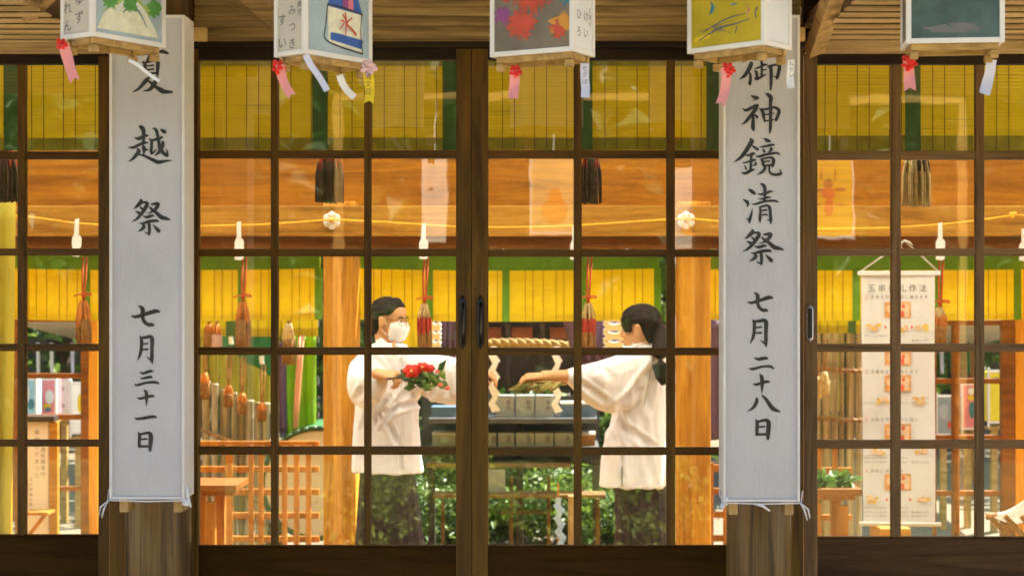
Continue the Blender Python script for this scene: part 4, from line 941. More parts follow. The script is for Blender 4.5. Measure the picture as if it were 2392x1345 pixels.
t = thing('rattan_screen', 'yellow rattan screen of upright slats left of the hanging scroll', 'screen', P(1940, 900, 11))
b = MB(); x = 1880
while x < 1960: b.pbox(x, x + 15, 770, 960, 11 + q.uniform(0, .02), .02); x += 18
build('slats', b, M['bambooy'], t)
b = MB(); b.bar(P(1876, 775, 10.97), P(1962, 775, 10.97), .03, .04); build('rail', b, M['bambooy'], t)
def cloth(name, label, cat, quad, Y, mat, fold=.02, nf=6, n=40, m_=14, th=.004, group=None):
    """hanging cloth: quad of 4 photo points (tl, tr, br, bl), folds running down"""
    b = MB(); vs = []
    for i in range(n + 1):
        for j in range(m_ + 1):
            f, g_ = i / n, j / m_
            tx = quad[0][0] * (1 - f) + quad[1][0] * f; ty = quad[0][1] * (1 - f) + quad[1][1] * f
            bx = quad[3][0] * (1 - f) + quad[2][0] * f; by = quad[3][1] * (1 - f) + quad[2][1] * f
            vs.append(P(tx + (bx - tx) * g_, ty + (by - ty) * g_, Y) + Vector((0, fold * math.sin(f * nf * 6.28 + .8 * math.sin(g_ * 3)) * (.5 + .5 * g_), 0)))
    k = len(vs); vs += [v + Vector((0, th, 0)) for v in vs]; fs = []
    W_ = m_ + 1
    for i in range(n):
        for j in range(m_):
            p = i * W_ + j; fs.append((p, p + 1, p + W_ + 1, p + W_)); fs.append((k + p, k + p + W_, k + p + W_ + 1, k + p + 1))
    for i in range(n):
        for j in (0, m_): p = i * W_ + j; fs.append((p, p + W_, k + p + W_, k + p))
    for j in range(m_):
        for i in (0, n): p = i * W_ + j; fs.append((p, p + 1, k + p + 1, k + p))
    b.add(vs, fs); return build(name, b, M[mat], None, label, cat, group, smooth=True)
M['gcloth'] = plain('dark_green_cloth', (.03, .17, .05), .8, .2, 6, trans=.2)
cloth('hanging_cloth', 'dark green cloth drawn up on a slope above the bamboo fence', 'cloth', [(500, 782), (640, 782), (640, 882), (500, 800)], 10.8, 'gcloth', .02, 3)
cloth('green_curtain', 'bright lime green curtain beside the cypress post', 'curtain', [(664, 783), (738, 783), (738, 1012), (668, 1024)], 10.3, 'lime', .02, 3)
cloth('purple_cloth', 'narrow dark purple cloth left of the lime curtain', 'cloth', [(650, 800), (668, 800), (670, 1010), (651, 1010)], 10.25, 'purple', .015, 1, 12)
cloth('purple_cloth', 'dark purple cloth between the right cypress post and the right sign', 'cloth', [(1646, 748), (1712, 748), (1712, 1020), (1652, 1030)], 9.75, 'purple', .02, 2, 20)
cloth('yellow_curtain', 'yellow green curtain hanging in folds at the left edge', 'curtain', [(-80, 465), (36, 465), (22, 1290), (-80, 1290)], 7.2, 'yellowcloth', .03, 3)
cloth('olive_cloth', 'olive yellow cloth between the masked woman and the tassel', 'cloth', [(940, 744), (984, 744), (1000, 830), (938, 830)], 8.9, 'yellowcloth', .01, 2)
b = MB(); b.tube([P(707, 783, 10.2), P(703, 850, 10.2), P(697, 930, 10.2), P(694, 1000, 10.2)], .011, 8)
b.tube([P(700, 783, 10.22), P(696, 850, 10.22), P(690, 930, 10.22), P(688, 1000, 10.22)], .009, 8); build('silk_cord', b, [col('salmon_cord', (.75, .35, .2))], None, 'salmon and white double cord hanging in front of the lime curtain', 'cord', smooth=True)
# small tassels on the screen
for px, yt, yc, yb, lab in ((478, 845, 870, 940, 'orange tassel at the left end of the sloping bamboo row'), (534, 870, 900, 958, 'second orange tassel down the sloping bamboo row'), (566, 890, 918, 974, 'third orange tassel down the sloping bamboo row'),
    (612, 910, 940, 990, 'lowest orange tassel of the sloping bamboo row'), (488, 745, 756, 812, 'dark and orange tassel under the golden blind at the left jamb'), (506, 745, 756, 818, 'dusty pink tassel just right of the dark orange one'),
    (674, 745, 756, 850, 'two tone tassel above the dark purple cloth'), (1926, 850, 868, 928, 'pale cream tassel left of the hanging scroll'), (1908, 862, 880, 938, 'cream tassel touching the right door stile')):
    pal = 'pale' in lab or 'cream' in lab
    tassel(lab, px, yt - (58 if yc > 830 else 0), yc, yb - (8 if yc > 830 else 0), 22 if yb - yc < 75 else 30, 10.1, [('tpale' if pal or px == 674 else 'tor', 0, .5), ('tpale' if pal else ('palepink' if px == 506 else 'tbrown'), .4, 1)], 'tbrown', False, group='small tassels in front of the rattan screens')
for px, y0, y1 in ((538, 778, 804), (610, 832, 850)):
    b = MB(); b.prism([P(px - 5, y0, 10.4), P(px + 6, y0 - 2, 10.4), P(px + 5, (y0 + y1) / 2, 10.4), P(px + 7, y1, 10.4), P(px - 3, y1, 10.4), P(px - 4, (y0 + y1) / 2, 10.4)], (0, .01, 0))
    build('paper_slip', b, M['whitepaper'], None, 'tiny white paper slip on the green cloth, %s one' % ('upper left' if px < 600 else 'lower right'), 'paper slip')

# wooden lattice railing, small table, drum
def lattice(label, xs, ys, Y, x0, x1, y0, y1, wv=22, wh=14):
    t = thing('wooden_lattice', label, 'lattice', P((x0 + x1) / 2, y1, Y))
    for y in ys: b = MB(); b.pbox(x0, x1, y, y + (wh if y != ys[0] else wh + 3), Y + .026, .03); build('rail', b, M['furn'], t, bev=.003)
    for x in xs: b = MB(); b.pbox(x, x + wv * (.7 if x in (527, 582) else .55), y0, y1, Y, .025); build('upright', b, M['furn'], t, bev=.003)
lattice('light wooden lattice railing left of the cypress post', (448, 527, 580, 603, 658, 686, 714), (1030, 1089, 1142, 1197, 1252), 9.3, 440, 745, 1040, 1420)
lattice('light wooden lattice rail between the right cypress post and the right sign', (1655, 1690), (1085, 1140, 1195, 1250), 9.5, 1640, 1712, 1080, 1420)
lattice('dim wooden lattice left of the hanging scroll', (1908, 1945), (1092, 1202, 1300), 9.6, 1896, 1990, 1040, 1420)
def table(label, px0, px1, py, Y, legs, th=16, depth=.34):
    t = thing('small_table', label, 'table', P((px0 + px1) / 2, py, Y) * 1)
    a, e = P(px0, py + th, Y), P(px1, py, Y)
    b = MB(); b.box(a.x, e.x, Y, Y + depth, a.z, e.z); build('table_top', b, M['hinokid'], t, bev=.004)
    b = MB(); b.box(a.x + .03, e.x - .03, Y + .05, Y + depth - .05, a.z - .03, a.z - .0005); build('apron', b, M['furn'], t, bev=.003)
    for lx in legs:
        for yy in (Y + .03, Y + depth - .07):
            p = P(lx, 0, Y); b = MB(); b.box(p.x - .028, p.x + .028, yy, yy + .045, 0, a.z - .061); build('leg', b, M['furn'], t, bev=.003)
table('small wooden table at the foot of the left sign', 430, 552, 1133, 8.3, (440, 487), 15)
table('small wooden table holding green leaves left of the scroll', 1880, 2014, 1142, 8.8, (1892, 1973))
t = thing('leaf_bundle', 'bundle of green leaves lying on the small table left of the scroll', 'leaves', P(1940, 1140, 8.9))
b = MB(); leaves(b, P(1938, 1126, 8.95), (.10, .07, .035), 160, .085, 5); build('foliage', b, LV, t)
b = MB(); b.tube([P(1905, 1138, 8.95), P(1940, 1132, 8.95), P(1972, 1138, 8.95)], .006, 6); build('stem', b, M['bark'], t)
# round drum on a stand
t = thing('drum', 'large round drum with pale skin and dark green rim behind the lattice railing', 'drum', P(742, 1260, 10.0))
c = P(742, 1128, 10.0); r0 = PXm(126, 10)
def disc(b, r1, r2, y0, y1, n=40):
    b.loft([[c + Vector((math.cos(a) * r1, y0, math.sin(a) * r1)) for a in [6.2832 * k / n for k in range(n)]], [c + Vector((math.cos(a) * r2, y1, math.sin(a) * r2)) for a in [6.2832 * k / n for k in range(n)]]])
b = MB(); disc(b, r0, r0 * 1.08, 0.002, .5); build('shell', b, M['gcloth'], t, smooth=False)
b = MB(); disc(b, r0 * .97, r0 * .97, -.012, .001); build('skin_head', b, M['paper'], t)
b = MB()
for k in range(40):
    a = 6.2832 * k / 40; b.tube([c + Vector((math.cos(a) * r0 * 1.02, -.01, math.sin(a) * r0 * 1.02)), c + Vector((math.cos(a + .16) * r0 * 1.02, -.012, math.sin(a + .16) * r0 * 1.02))], .018, 6)
build('rim', b, M['leafdark'], t, smooth=True)
b = MB()
for s_ in (-1, 1): b.bar(c + Vector((s_ * .3, .1, -r0 * .8)), (c.x + s_ * .36, c.y + .1, -.3), .06, .06); b.bar(c + Vector((s_ * .3, .4, -r0 * .8)), (c.x + s_ * .36, c.y + .4, -.3), .06, .06)
build('stand', b, M['bark'], t, bev=.004)

# ------------------------------------------------------------------ altar in the open back
t = thing('altar', 'dark wooden altar cabinet with red boards and tiered shelves behind the two women', 'altar', P(1230, 1100, 10.9))
b = MB(); b.pbox(985, 1440, 700, 905, 11.0, .05); build('back_board', b, M['dark'], t)
for x0, x1 in ((1100, 1172), (1194, 1244), (1284, 1335)):
    b = MB(); b.pbox(x0, x1, 764, 792, 10.95, .04); build('red_panel', b, M['redboard'], t, bev=.003)
b = MB()
for x in (1070, 1180, 1262, 1345): b.pbox(x, x + 12, 720, 920, 10.9, .04)
b.pbox(1060, 1420, 738, 752, 10.88, .05); build('frame', b, M['dark'], t, bev=.003)
for y, x0, x1, mt in ((977, 1000, 1395, 'greyblue'), (1045, 1000, 1400, 'greyblue')):
    b = MB(); b.pbox(x0, x1, y, y + 12, 10.3, .5); build('shelf', b, M[mt], t, bev=.003)
b = MB(); b.pbox(995, 1335, 1083, 1092, 10.25, .45); build('front_ledge', b, M['oldwood'], t, bev=.003)
b = MB(); b.pbox(985, 1400, 925, 1082, 10.82, .02); build('skirt_board', b, M['greyblue'], t)
b = MB(); b.pbox(1205, 1222, 990, 1420, 10.6, .07); build('post', b, M['dark'], t, bev=.003)
b = MB(); b.pbox(1000, 1016, 1050, 1420, 10.7, .05); b.pbox(1384, 1400, 1050, 1420, 10.7, .05); build('leg', b, M['dark'], t, bev=.003)
# white cartons on the two shelves
k = 0
for row, (yb, h, xs) in enumerate(((976.5, 53, (1158, 1205, 1251)), (1044.5, 34, (1122, 1158, 1205, 1250, 1296)))):
    for i, x in enumerate(xs):
        lab = 'white carton, %s on the %s altar shelf' % (('first from left', 'second from left', 'third from left', 'fourth from left', 'fifth from left')[i], ('upper', 'lower')[row])
        t = thing('carton', lab, 'box', P(x + 21, yb, 10.4), 'white offering cartons on the altar')
        a, e = P(x, yb, 10.4), P(x + 43, yb - h, 10.4); b = MB(); b.box(a.x, e.x, 10.4, 10.52, a.z + .0006, e.z); build('body', b, M['greywhite'], t, bev=.003)
        b = MB(); write(b, ('奉', '献', '奉', '献', '奉')[i], P(x + 30, yb - h * .68, 10.398), (1, 0, 0), (0, 0, 1), PXm(11, 10.4)); write(b, '酒', P(x + 30, yb - h * .45, 10.398), (1, 0, 0), (0, 0, 1), PXm(11, 10.4)); build('lettering', b, M['inkfaint'], t)
for i, (x0, x1, y0, y1, mt) in enumerate(((1008, 1066, 975 - 25, 976.5, 'bluecloth'), (1310, 1392, 940, 976.5, 'bluecloth'), (1010, 1064, 1010, 1044.5, 'greywhite'), (1345, 1390, 1012, 1044.5, 'tbrown'))):
    t_ = ('blue paper offering envelope stack left of the upper cartons', 'blue paper offering box right of the upper cartons', 'pale offering box at the left end of the lower shelf', 'brown offering crate at the right end of the lower shelf')[i]
    t = thing('offering_box', t_, 'box', P((x0 + x1) / 2, y1, 10.42)); a, e = P(x0, y1, 10.42), P(x1, y0, 10.42)
    b = MB(); b.box(a.x, e.x, 10.42, 10.6, a.z + .0006, e.z - .012); build('body', b, M[mt], t, bev=.003)
    b = MB(); b.box(a.x - .004, e.x + .004, 10.416, 10.604, e.z - .0118, e.z); build('lid', b, M['paper'] if i else M['bluecloth'], t, bev=.002)
b = MB(); b.pbox(1128, 1180, 1096, 1150, 10.24, .012); b2 = build('paper_notice', b, M['greywhite'], None, 'pale paper notice hanging below the altar ledge', 'notice', bev=.002)
# sacred rope with folded papers
t = thing('straw_rope', 'thick twisted straw rope hung across the altar', 'rope', P(1240, 820, 10.2))
for k in range(3):
    b = MB(); pts = []
    for i in range(70):
        f = i / 69; x = 1118 + 225 * f; y = 806 - 2 * math.sin(f * 3.14) + 6 * (f - .5); a = f * 24 + k * 2.094
        r_ = PXm(7, 10.2) * (.55 + .45 * math.sin(min(1, f * 1.02) * 3.14) ** .4); pts.append(P(x, y, 10.2) + Vector((0, math.cos(a) * r_, math.sin(a) * r_)))
    b.tube(pts, [PXm(7.5, 10.2) * (.6 + .4 * math.sin((i + 1) / 71 * 3.14) ** .4) for i in range(70)], 8); build('strand', b, M['straw'], t, smooth=True)
def shide(label, px, y0, y1, wd, Y, mat='whitepaper', lean=0):
    t = thing('zigzag_paper', label, 'paper streamer', P(px, y1, Y), 'zigzag paper streamers'); n = 7; b = MB(); h = (y1 - y0) / n
    for i in range(n):
        s_ = 1 if i % 2 else -1; x = px + lean * i; yy = y0 + h * i; o = s_ * wd * .22
        b.prism([P(x + o - wd * .28, yy + h * .12, Y + .01 * (i % 2)), P(x + o + wd * .3, yy - h * .12, Y + .01 * (i % 2)), P(x - o + wd * .42, yy + h * .9, Y + .01 * (i % 2)), P(x - o - wd * .35, yy + h * 1.16, Y + .01 * (i % 2))], (0, .0025, 0))
    build('folds', b, M[mat], t)
    b = MB(); b.prism([P(px - wd * .25, y0 - h * .9, Y - .02), P(px + wd * .28, y0 - h * .9, Y - .02), P(px + wd * .25, y0 + h * .1, Y - .02), P(px - wd * .25, y0 + h * .1, Y - .02)], (0, .002, 0)); build('top_strip', b, M[mat], t)
shide('white zigzag paper at the left end of the straw rope', 1153, 826, 960, 25, 10.02)
shide('white zigzag paper right of the straw rope centre, above the pointing hand', 1300, 826, 962, 23, 10.02)
M['bluep'] = plain('sky_blue_paper', (.30, .46, .72), .6, .05)
shide('pale blue zigzag paper low between the shrubs', 1304, 1176, 1290, 24, 9.6, 'bluep', 1.2)
b = MB(); b.bar(P(1304, 1130, 9.63), (P(1304, 0, 9.63).x, 9.63, -.3), .012, .012); build('thin_stake', b, M['furn'], None, 'thin stake carrying the pale blue zigzag paper', 'stake')
# purple drapes with white twisted ties
for i, (quad, lab) in enumerate((([(1000, 738), (1075, 738), (1066, 850), (1012, 850)], 'purple drape left of the altar, partly behind the tassel'), ([(1310, 738), (1470, 738), (1440, 850), (1345, 850)], 'purple drape right of the altar beside the ponytailed woman'))):
    cloth('purple_drape', lab, 'curtain', quad, 9.75, 'purple', .02, 5, group='purple altar drapes')
for px, lab in ((1018, 'white twisted rope knot hanging at the left purple drape'), (1435, 'white twisted rope knot hanging at the right purple drape')):
    b = MB(); wd = 12 if px < 1200 else 26
    for k in range(7):
        s_ = 1 if k % 2 else -1; y = 748 + k * 10.5
        p = [P(px + (-wd + 2 * wd * j / 6), y + 7 * math.sin(j / 6 * 3.14) * s_ + s_ * -3, 9.6 + .01 * k) for j in range(7)]
        b.tube(p, [PXm(3, 9.6)] + [PXm(6.3, 9.6)] * 5 + [PXm(3, 9.6)], 8)
    build('twisted_tie', b, M['white'], None, lab, 'rope knot', 'white rope knots on the drapes', smooth=True)
# low rustic bench among shrubs
t = thing('garden_bench', 'thin wooden rail bench standing among the shrubs below the altar', 'bench', P(1210, 1290, 10.2))
b = MB(); b.pbox(1010, 1415, 1155, 1163, 10.1, .2); build('seat', b, M['oldwood'], t, bev=.003)
for x in (1030, 1190, 1277, 1392):
    b = MB(); b.pbox(x, x + 9, 1110 if x in (1190, 1277) else 1164.5, 1420, 10.32, .03); build('leg', b, M['oldwood'], t, bev=.003)
b = MB(); b.pbox(1168, 1292, 1192, 1199, 10.3, .018); build('brace', b, M['oldwood'], t, bev=.002)
b = MB(); b.pbox(1327, 1341, 1158, 1420, 9.7, .05); build('stake', b, M['brace'], None, 'short pale wooden post right of the blue zigzag paper', 'post', bev=.003)

# ------------------------------------------------------------------ hanging scroll, stand with paper, stools
t = thing('hanging_scroll', 'long white hanging scroll with ritual instructions and small orange pictures', 'scroll', P(2098, 1222, 7.7)); Y = 7.7
b = MB(); vs = []; n, m_ = 10, 40
pw = lambda f: (2012 + 5 * f, 2183 + 2 * f)
for i in range(n + 1):
    for j in range(m_ + 1):
        f = j / m_; x0, x1 = pw(f); vs.append(P(x0 + (x1 - x0) * i / n, 643 + 575 * f, Y) + Vector((0, .004 * math.sin(f * 9 + i * .5), 0)))
k = len(vs); fs = []; W_ = m_ + 1; vs += [v + Vector((0, .002, 0)) for v in vs]
for i in range(n):
    for j in range(m_): p = i * W_ + j; fs += [(p, p + 1, p + W_ + 1, p + W_), (k + p, k + p + W_, k + p + W_ + 1, k + p + 1)]
M['scroll'] = plain('scroll_paper', (.9, .88, .88), .7, .03, 5, trans=.2)
b.add(vs, fs); build('sheet', b, M['scroll'], t, smooth=True)
b = MB(); b.bar(P(2004, 638, Y), P(2196, 638, Y), .02, .022); build('top_rod', b, M['scroll'], t, bev=.003)
b = MB(); b.tube([P(2008, 1222, Y), P(2198, 1224, Y)], .011, 10); build('bottom_rod', b, M['white'], t, smooth=True)
b = MB(); b.tube([P(2008, 636, Y), P(2060, 600, Y), P(2112, 562, Y), P(2150, 596, Y), P(2194, 636, Y)], .0045, 6)
b.tube([P(2112, 562, Y), P(2104, 575, Y - .01), P(2110, 585, Y)], .004, 6); b.tube([P(2112, 562, Y), P(2124, 566, Y - .01), P(2130, 574, Y)], .006, 6); build('hanging_cord', b, M['paper'], t, smooth=True)
b = MB(); Z = (0, 0, 1); X = (1, 0, 0); Yf = Y - .007
M['inkgrey'] = plain('grey_ink', (.2, .18, .17), .7); M['inkred'] = plain('red_ink', (.75, .25, .2), .7)
def wr(s_, px, py, sz, mi=0, step=1.15): write(b, s_, P(px, py, Yf), X, Z, PXm(sz, Y), False, step, mi)
wr('玉串拝礼作法', 2036, 674, 19, 0, 1.26)
for yy, num, s_ in ((694, '１', '玉串を受け神前に進みます'), (868, '２', '玉串を立て祈念します'), (980, '３', '玉串を時計回りに回し'), (1100, '４', '神前に供えます')):
    wr(num, 2024, yy, 12, 1); wr(s_, 2038, yy, 9.5, 0, 1.2)
for yy in (784, 795, 930, 941, 1069, 1079, 1186, 1196, 1205):
    for x0, s_ in ((2022, '右手で上から根元を'), (2088, '左手で下から'), (2132, '胸の高さに持ち')):
        if (yy + x0) % 3: wr(s_, x0, yy, 5.2, 0, 1.15)
build('lettering', b, [M['inkgrey'], M['inkred']], t)
M['pic'] = plain('orange_print', (.85, .38, .12), .7, .3, 30); M['pic2'] = plain('peach_print', (.88, .6, .4), .7, .2, 30); M['pic3'] = plain('red_print', (.85, .15, .08), .7, .2, 30); M['picg'] = plain('gold_print', (.85, .52, .12), .7, .2, 40)
b = MB()
for y0, y1 in ((705, 742), (822, 852), (876, 914), (990, 1032), (1106, 1144)):
    a, e = P(2067, y1, Yf + .001), P(2128, y0, Yf + .001)
    b.add([a, (e.x, a.y, a.z), e, (a.x, a.y, e.z)], [(0, 1, 2, 3)], 0)
    a, e = P(2098, y1 - 3, Yf), P(2124, y0 + 4, Yf); b.add([a, (e.x, a.y, a.z), e, (a.x, a.y, e.z)], [(0, 1, 2, 3)], 1)
    for cx, cy, rx, ry, mi in ((2108, y1 - 9, 5, 8, 2), (2078, (y0 + y1) / 2 - 3, 7, 9, 1), (2110, y0 + 10, 4, 5, 2)):
        b.add([P(cx + rx * math.cos(a), cy + ry * math.sin(a), Yf - .001) for a in [6.283 * k / 14 for k in range(14)]], [tuple(range(14))], mi)
for cx, cy in ((2041, 764), (2155, 763), (2105, 766), (2064, 936), (2148, 934), (2050, 1052), (2150, 1052), (2040, 1166), (2158, 1166)):
    for j in range(7):
        ax, ay = cx + rnd.uniform(-12, 12), cy + rnd.uniform(-6, 6); rx, ry = rnd.uniform(4, 9), rnd.uniform(2.5, 5.5)
        b.add([P(ax + rx * math.cos(a), ay + ry * math.sin(a), Yf - .0004 * j) for a in [6.283 * k / 12 for k in range(12)]], [tuple(range(12))], 3 if j % 3 else 1)
for x, y in ((2066, 764), (2128, 764), (2070, 1166), (2124, 1166)):
    b.add([P(x, y - 5, Yf), P(x + 6, y, Yf), P(x, y + 5, Yf)], [(0, 1, 2)], 2)
build('picture', b, [M['pic'], M['pic2'], M['pic3'], M['picg']], t)
b = MB(); b.pbox(2056, 2128, 1234, 1420, 8.6, .3); build('pedestal', b, M['hinokil'], None, 'pale wooden pedestal box below the hanging scroll', 'pedestal', bev=.005)

t = thing('standing_signboard', 'upright cream board with columns of brush writing in the left door', 'signboard', P(88, 1290, 8.6)); Y = 8.6
b = MB(); b.pbox(57, 113, 985, 1400, Y, .02); build('board', b, M['paper'], t, bev=.003)
b = MB(); b.pbox(50, 126, 972, 984.5, Y - .03, .08); build('top_rail', b, M['dark'], t, bev=.003)
b = MB(); b.pbox(115, 134, 985, 1400, Y - .01, .04); build('side_post', b, M['hinokil'], t, bev=.003)
b = MB(); b.pbox(60, 112, 1196, 1203, Y - .14, .12); b.bar(P(104, 1203, Y - .1), P(58, 1262, Y - .1), .02, .02); build('shelf', b, M['furn'], t, bev=.002)
b = MB(); Yf = Y - .003
for x, y, s_, sz in ((100, 1050, '諸祈願受付', 11), (86, 1010, '奉納七夕まつり', 13), (72, 1120, '古式神事の案内', 9), (63, 1125, '社務所にてどうぞ', 8)): write(b, s_, P(x, y, Yf), X, Z, PXm(sz, Y), True, 1.3)
build('lettering', b, M['inkgrey'], t)
t = thing('folding_stool', 'folding wooden stool with slung pink seat at the lower right', 'stool', P(2370, 1420, 7.4)); Y = 7.4
b = MB()
vs = []
for i in range(9):
    f = i / 8
    for j in range(7): vs.append(P(2316 + 130 * f, 1205 + 10 * math.sin(f * 3.14) - 14 * f, Y) + Vector((0, j * .06, -.03 * math.sin(f * 3.14))))
k = len(vs); vs += [v - Vector((0, 0, .004)) for v in vs]; fs = []
for i in range(8):
    for j in range(6): p = i * 7 + j; fs += [(p, p + 7, p + 8, p + 1), (k + p, k + p + 1, k + p + 8, k + p + 7)]
b.add(vs, fs); build('sling_seat', b, solidcol('salmon_canvas', (.72, .48, .36)), t)
for px, dx in ((2312, 62), (2348, 62), (2386, 60)):
    b = MB(); b.bar(P(px, 1205, Y - .01 * dx / 62), P(px + dx * 1.9, 1330, Y - .01), .028, .024); build('leg', b, M['furn'], t, bev=.003)
b = MB(); b.tube([P(2308, 1207, Y), P(2330, 1203, Y + .4)], .014, 8); build('seat_bar', b, M['furn'], t, smooth=True)

# yard windows: post-and-rail frames at the back corners with festival lanterns beyond
def frame(label, vx, hz, Y, x0, x1, y0, y1):
    t = thing('window_frame', label, 'window frame', P((x0 + x1) / 2, y1, Y), 'plain post and rail frames at the open back')
    for a_, e_, mt in vx: b = MB(); b.pbox(a_, e_, y0, y1, Y, .07); build('post', b, M[mt], t, bev=.004)
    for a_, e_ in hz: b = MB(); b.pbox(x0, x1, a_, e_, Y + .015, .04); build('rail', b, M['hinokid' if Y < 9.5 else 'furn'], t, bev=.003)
frame('post and rail frame opening onto the bright yard in the left door', [(188, 206, 'hinokid'), (206.5, 229, 'hinoki'), (34, 46, 'hinokid')], [(745, 752), (872, 884), (968, 980), (1136, 1146)], 9.45, 30, 188, 745, 1420)
frame('post and rail frame opening onto the yard right of the scroll', [(2228, 2242, 'hinokid'), (2342, 2371, 'hinokid'), (2372, 2400, 'hinoki'), (2182, 2188, 'hinokid')], [(748, 760), (884, 896), (1016, 1026), (1146, 1158)], 9.45, 2180, 2372, 746, 1420)
M['lpink'] = col('pink_lantern', (.78, .22, .24)); M['lwhite'] = plain('bright_lantern_paper', (.85, .83, .8), .6, .05, 6, trans=.3); M['lyel'] = col('yellow_lantern', (.78, .62, .02)); M['lblu2'] = col('aqua_lantern', (.30, .55, .62))
def yardlantern(label, px0, px1, py0, py1, Y, mat, art):
    c0, c1 = P(px0, py1, Y), P(px1, py0, Y)
    t = thing('yard_lantern', label, 'lantern', ((c0.x + c1.x) / 2, Y, c0.z), 'box lanterns standing in the yard')
    b = MB(); b.box(c0.x, c1.x, Y, Y + (c1.x - c0.x), c0.z, c1.z); build('paper_box', b, M[mat], t, bev=.004)
    b = MB(); w_ = c1.x - c0.x; f = .016
    for x in (c0.x - .002, c1.x - f + .002): b.box(x, x + f, Y - .004, Y + f, c0.z - .04, c1.z + .03)
    b.box(c0.x + f, c1.x - f, Y - .003, Y + f, c0.z - .012, c0.z + .006); b.box(c0.x + f, c1.x - f, Y - .003, Y + f, c1.z - .006, c1.z + .012); build('frame', b, M['white'], t, bev=.002)
    b = MB()
    for (cx, cy, rx, ry, mi) in art: b.add([(c0.x + w_ * (cx + rx * math.cos(a)), Y - .002 - .0005 * mi, c0.z + (c1.z - c0.z) * (cy + ry * math.sin(a))) for a in [6.283 * k / 16 for k in range(16)]], [tuple(range(16))], mi)
    build('picture', b, [M['yellow'], M['teal'], M['whitepaper'], M['rd'], M['gry']], t)
    b = MB(); b.bar(((c0.x + c1.x) / 2, Y + w_ / 2, c0.z - .03), ((c0.x + c1.x) / 2, Y + w_ / 2, -.3), .05, .05); b.box(c0.x, c1.x, Y, Y + w_, c0.z - .06, c0.z - .041); build('post', b, M['lanternwood'], t, bev=.003)
yardlantern('aqua and white lantern in the yard at the left of the left door', 52, 86, 886, 968, 12.2, 'lblu2', [(.3, .6, .2, .3, 2), (.6, .3, .25, .15, 1)])
yardlantern('pink lantern in the yard seen through the left door', 92, 132, 886, 968, 12.4, 'lpink', [(.6, .5, .25, .2, 2), (.45, .25, .2, .08, 0), (.5, .15, .2, .06, 1)])
yardlantern('white lantern with faint writing right of the pink one in the left door', 134, 160, 886, 968, 12.6, 'lwhite', [(.4, .75, .25, .06, 4), (.5, .25, .2, .05, 4)])
yardlantern('tall white lantern beside the brown post in the left door', 163, 196, 896, 1010, 12.3, 'lwhite', [(.7, .6, .15, .2, 0)])
yardlantern('pale lantern just right of the hanging scroll', 2186, 2230, 926, 1014, 12.2, 'greywhite', [(.4, .6, .25, .2, 4), (.75, .25, .15, .1, 3)])
yardlantern('pink lantern with yellow and teal picture right of the scroll', 2246, 2284, 898, 1000, 12.3, 'lpink', [(.6, .7, .25, .06, 0), (.65, .42, .2, .2, 1), (.6, .85, .2, .08, 2)])
yardlantern('yellow lantern beside the brown post at the right', 2308, 2346, 868, 985, 12.1, 'lyel', [(.5, .85, .15, .04, 4)])
# pale awning roof over the yard lanterns
for i, (x0, x1, lab) in enumerate(((20, 215, 'pale corrugated awning over the yard lanterns at left'), (2150, 2480, 'pale corrugated awning over the yard lanterns at right'))):
    t = thing('awning', lab, 'awning', P((x0 + x1) / 2, 820, 14)); b = MB(); a, e = P(x0, 756, 12.6), P(x1, 756, 12.6); n = 46; vs = []
    for k in range(n + 1):
        x = a.x + (e.x - a.x) * k / n; dz = .012 * (k % 2)
        vs += [(x, 12.6, a.z + dz + .02), (x, 15.4, a.z - .30 + dz), (x, 15.4, a.z - .306 + dz), (x, 12.6, a.z + dz + .014)]
    fs = []
    for k in range(n): q_ = 4 * k; fs += [(q_, q_ + 1, q_ + 5, q_ + 4), (q_ + 3, q_ + 7, q_ + 6, q_ + 2), (q_, q_ + 4, q_ + 7, q_ + 3), (q_ + 1, q_ + 2, q_ + 6, q_ + 5)]
    b.add(vs, fs); build('sheet', b, M['plaster'], t)
    for x in (x0 + 12, x1 - 12):
        for Yp, zz in ((12.7, a.z), (15.3, a.z - .3)):
            p = P(x, 0, 12.7); b = MB(); b.bar((p.x, Yp, -.3), (p.x, Yp, zz), .04, .04); build('post', b, M['furn'], t)
# white and dark cloth strips hanging from the awnings
for px, mt, lab in ((88, 'whitepaper', 'narrow white banner strip hanging in the left yard'), (120, 'whitepaper', 'second narrow white banner strip in the left yard'), (168, 'lilacpaper', 'narrow lilac banner strip by the brown post in the left yard'),
                    (2200, 'lilacpaper', 'narrow pale banner strip right of the scroll'), (2222, 'gcloth', 'narrow dark banner strip right of the scroll'), (2262, 'gcloth', 'dark green banner strip above the pink lantern at right')):
    cloth('banner_strip', lab, 'banner', [(px - 4, 800), (px + 4, 800), (px + 5, 872), (px - 3, 872)], 13.2, mt, .01, 1, 6, group='narrow banner strips under the awnings')

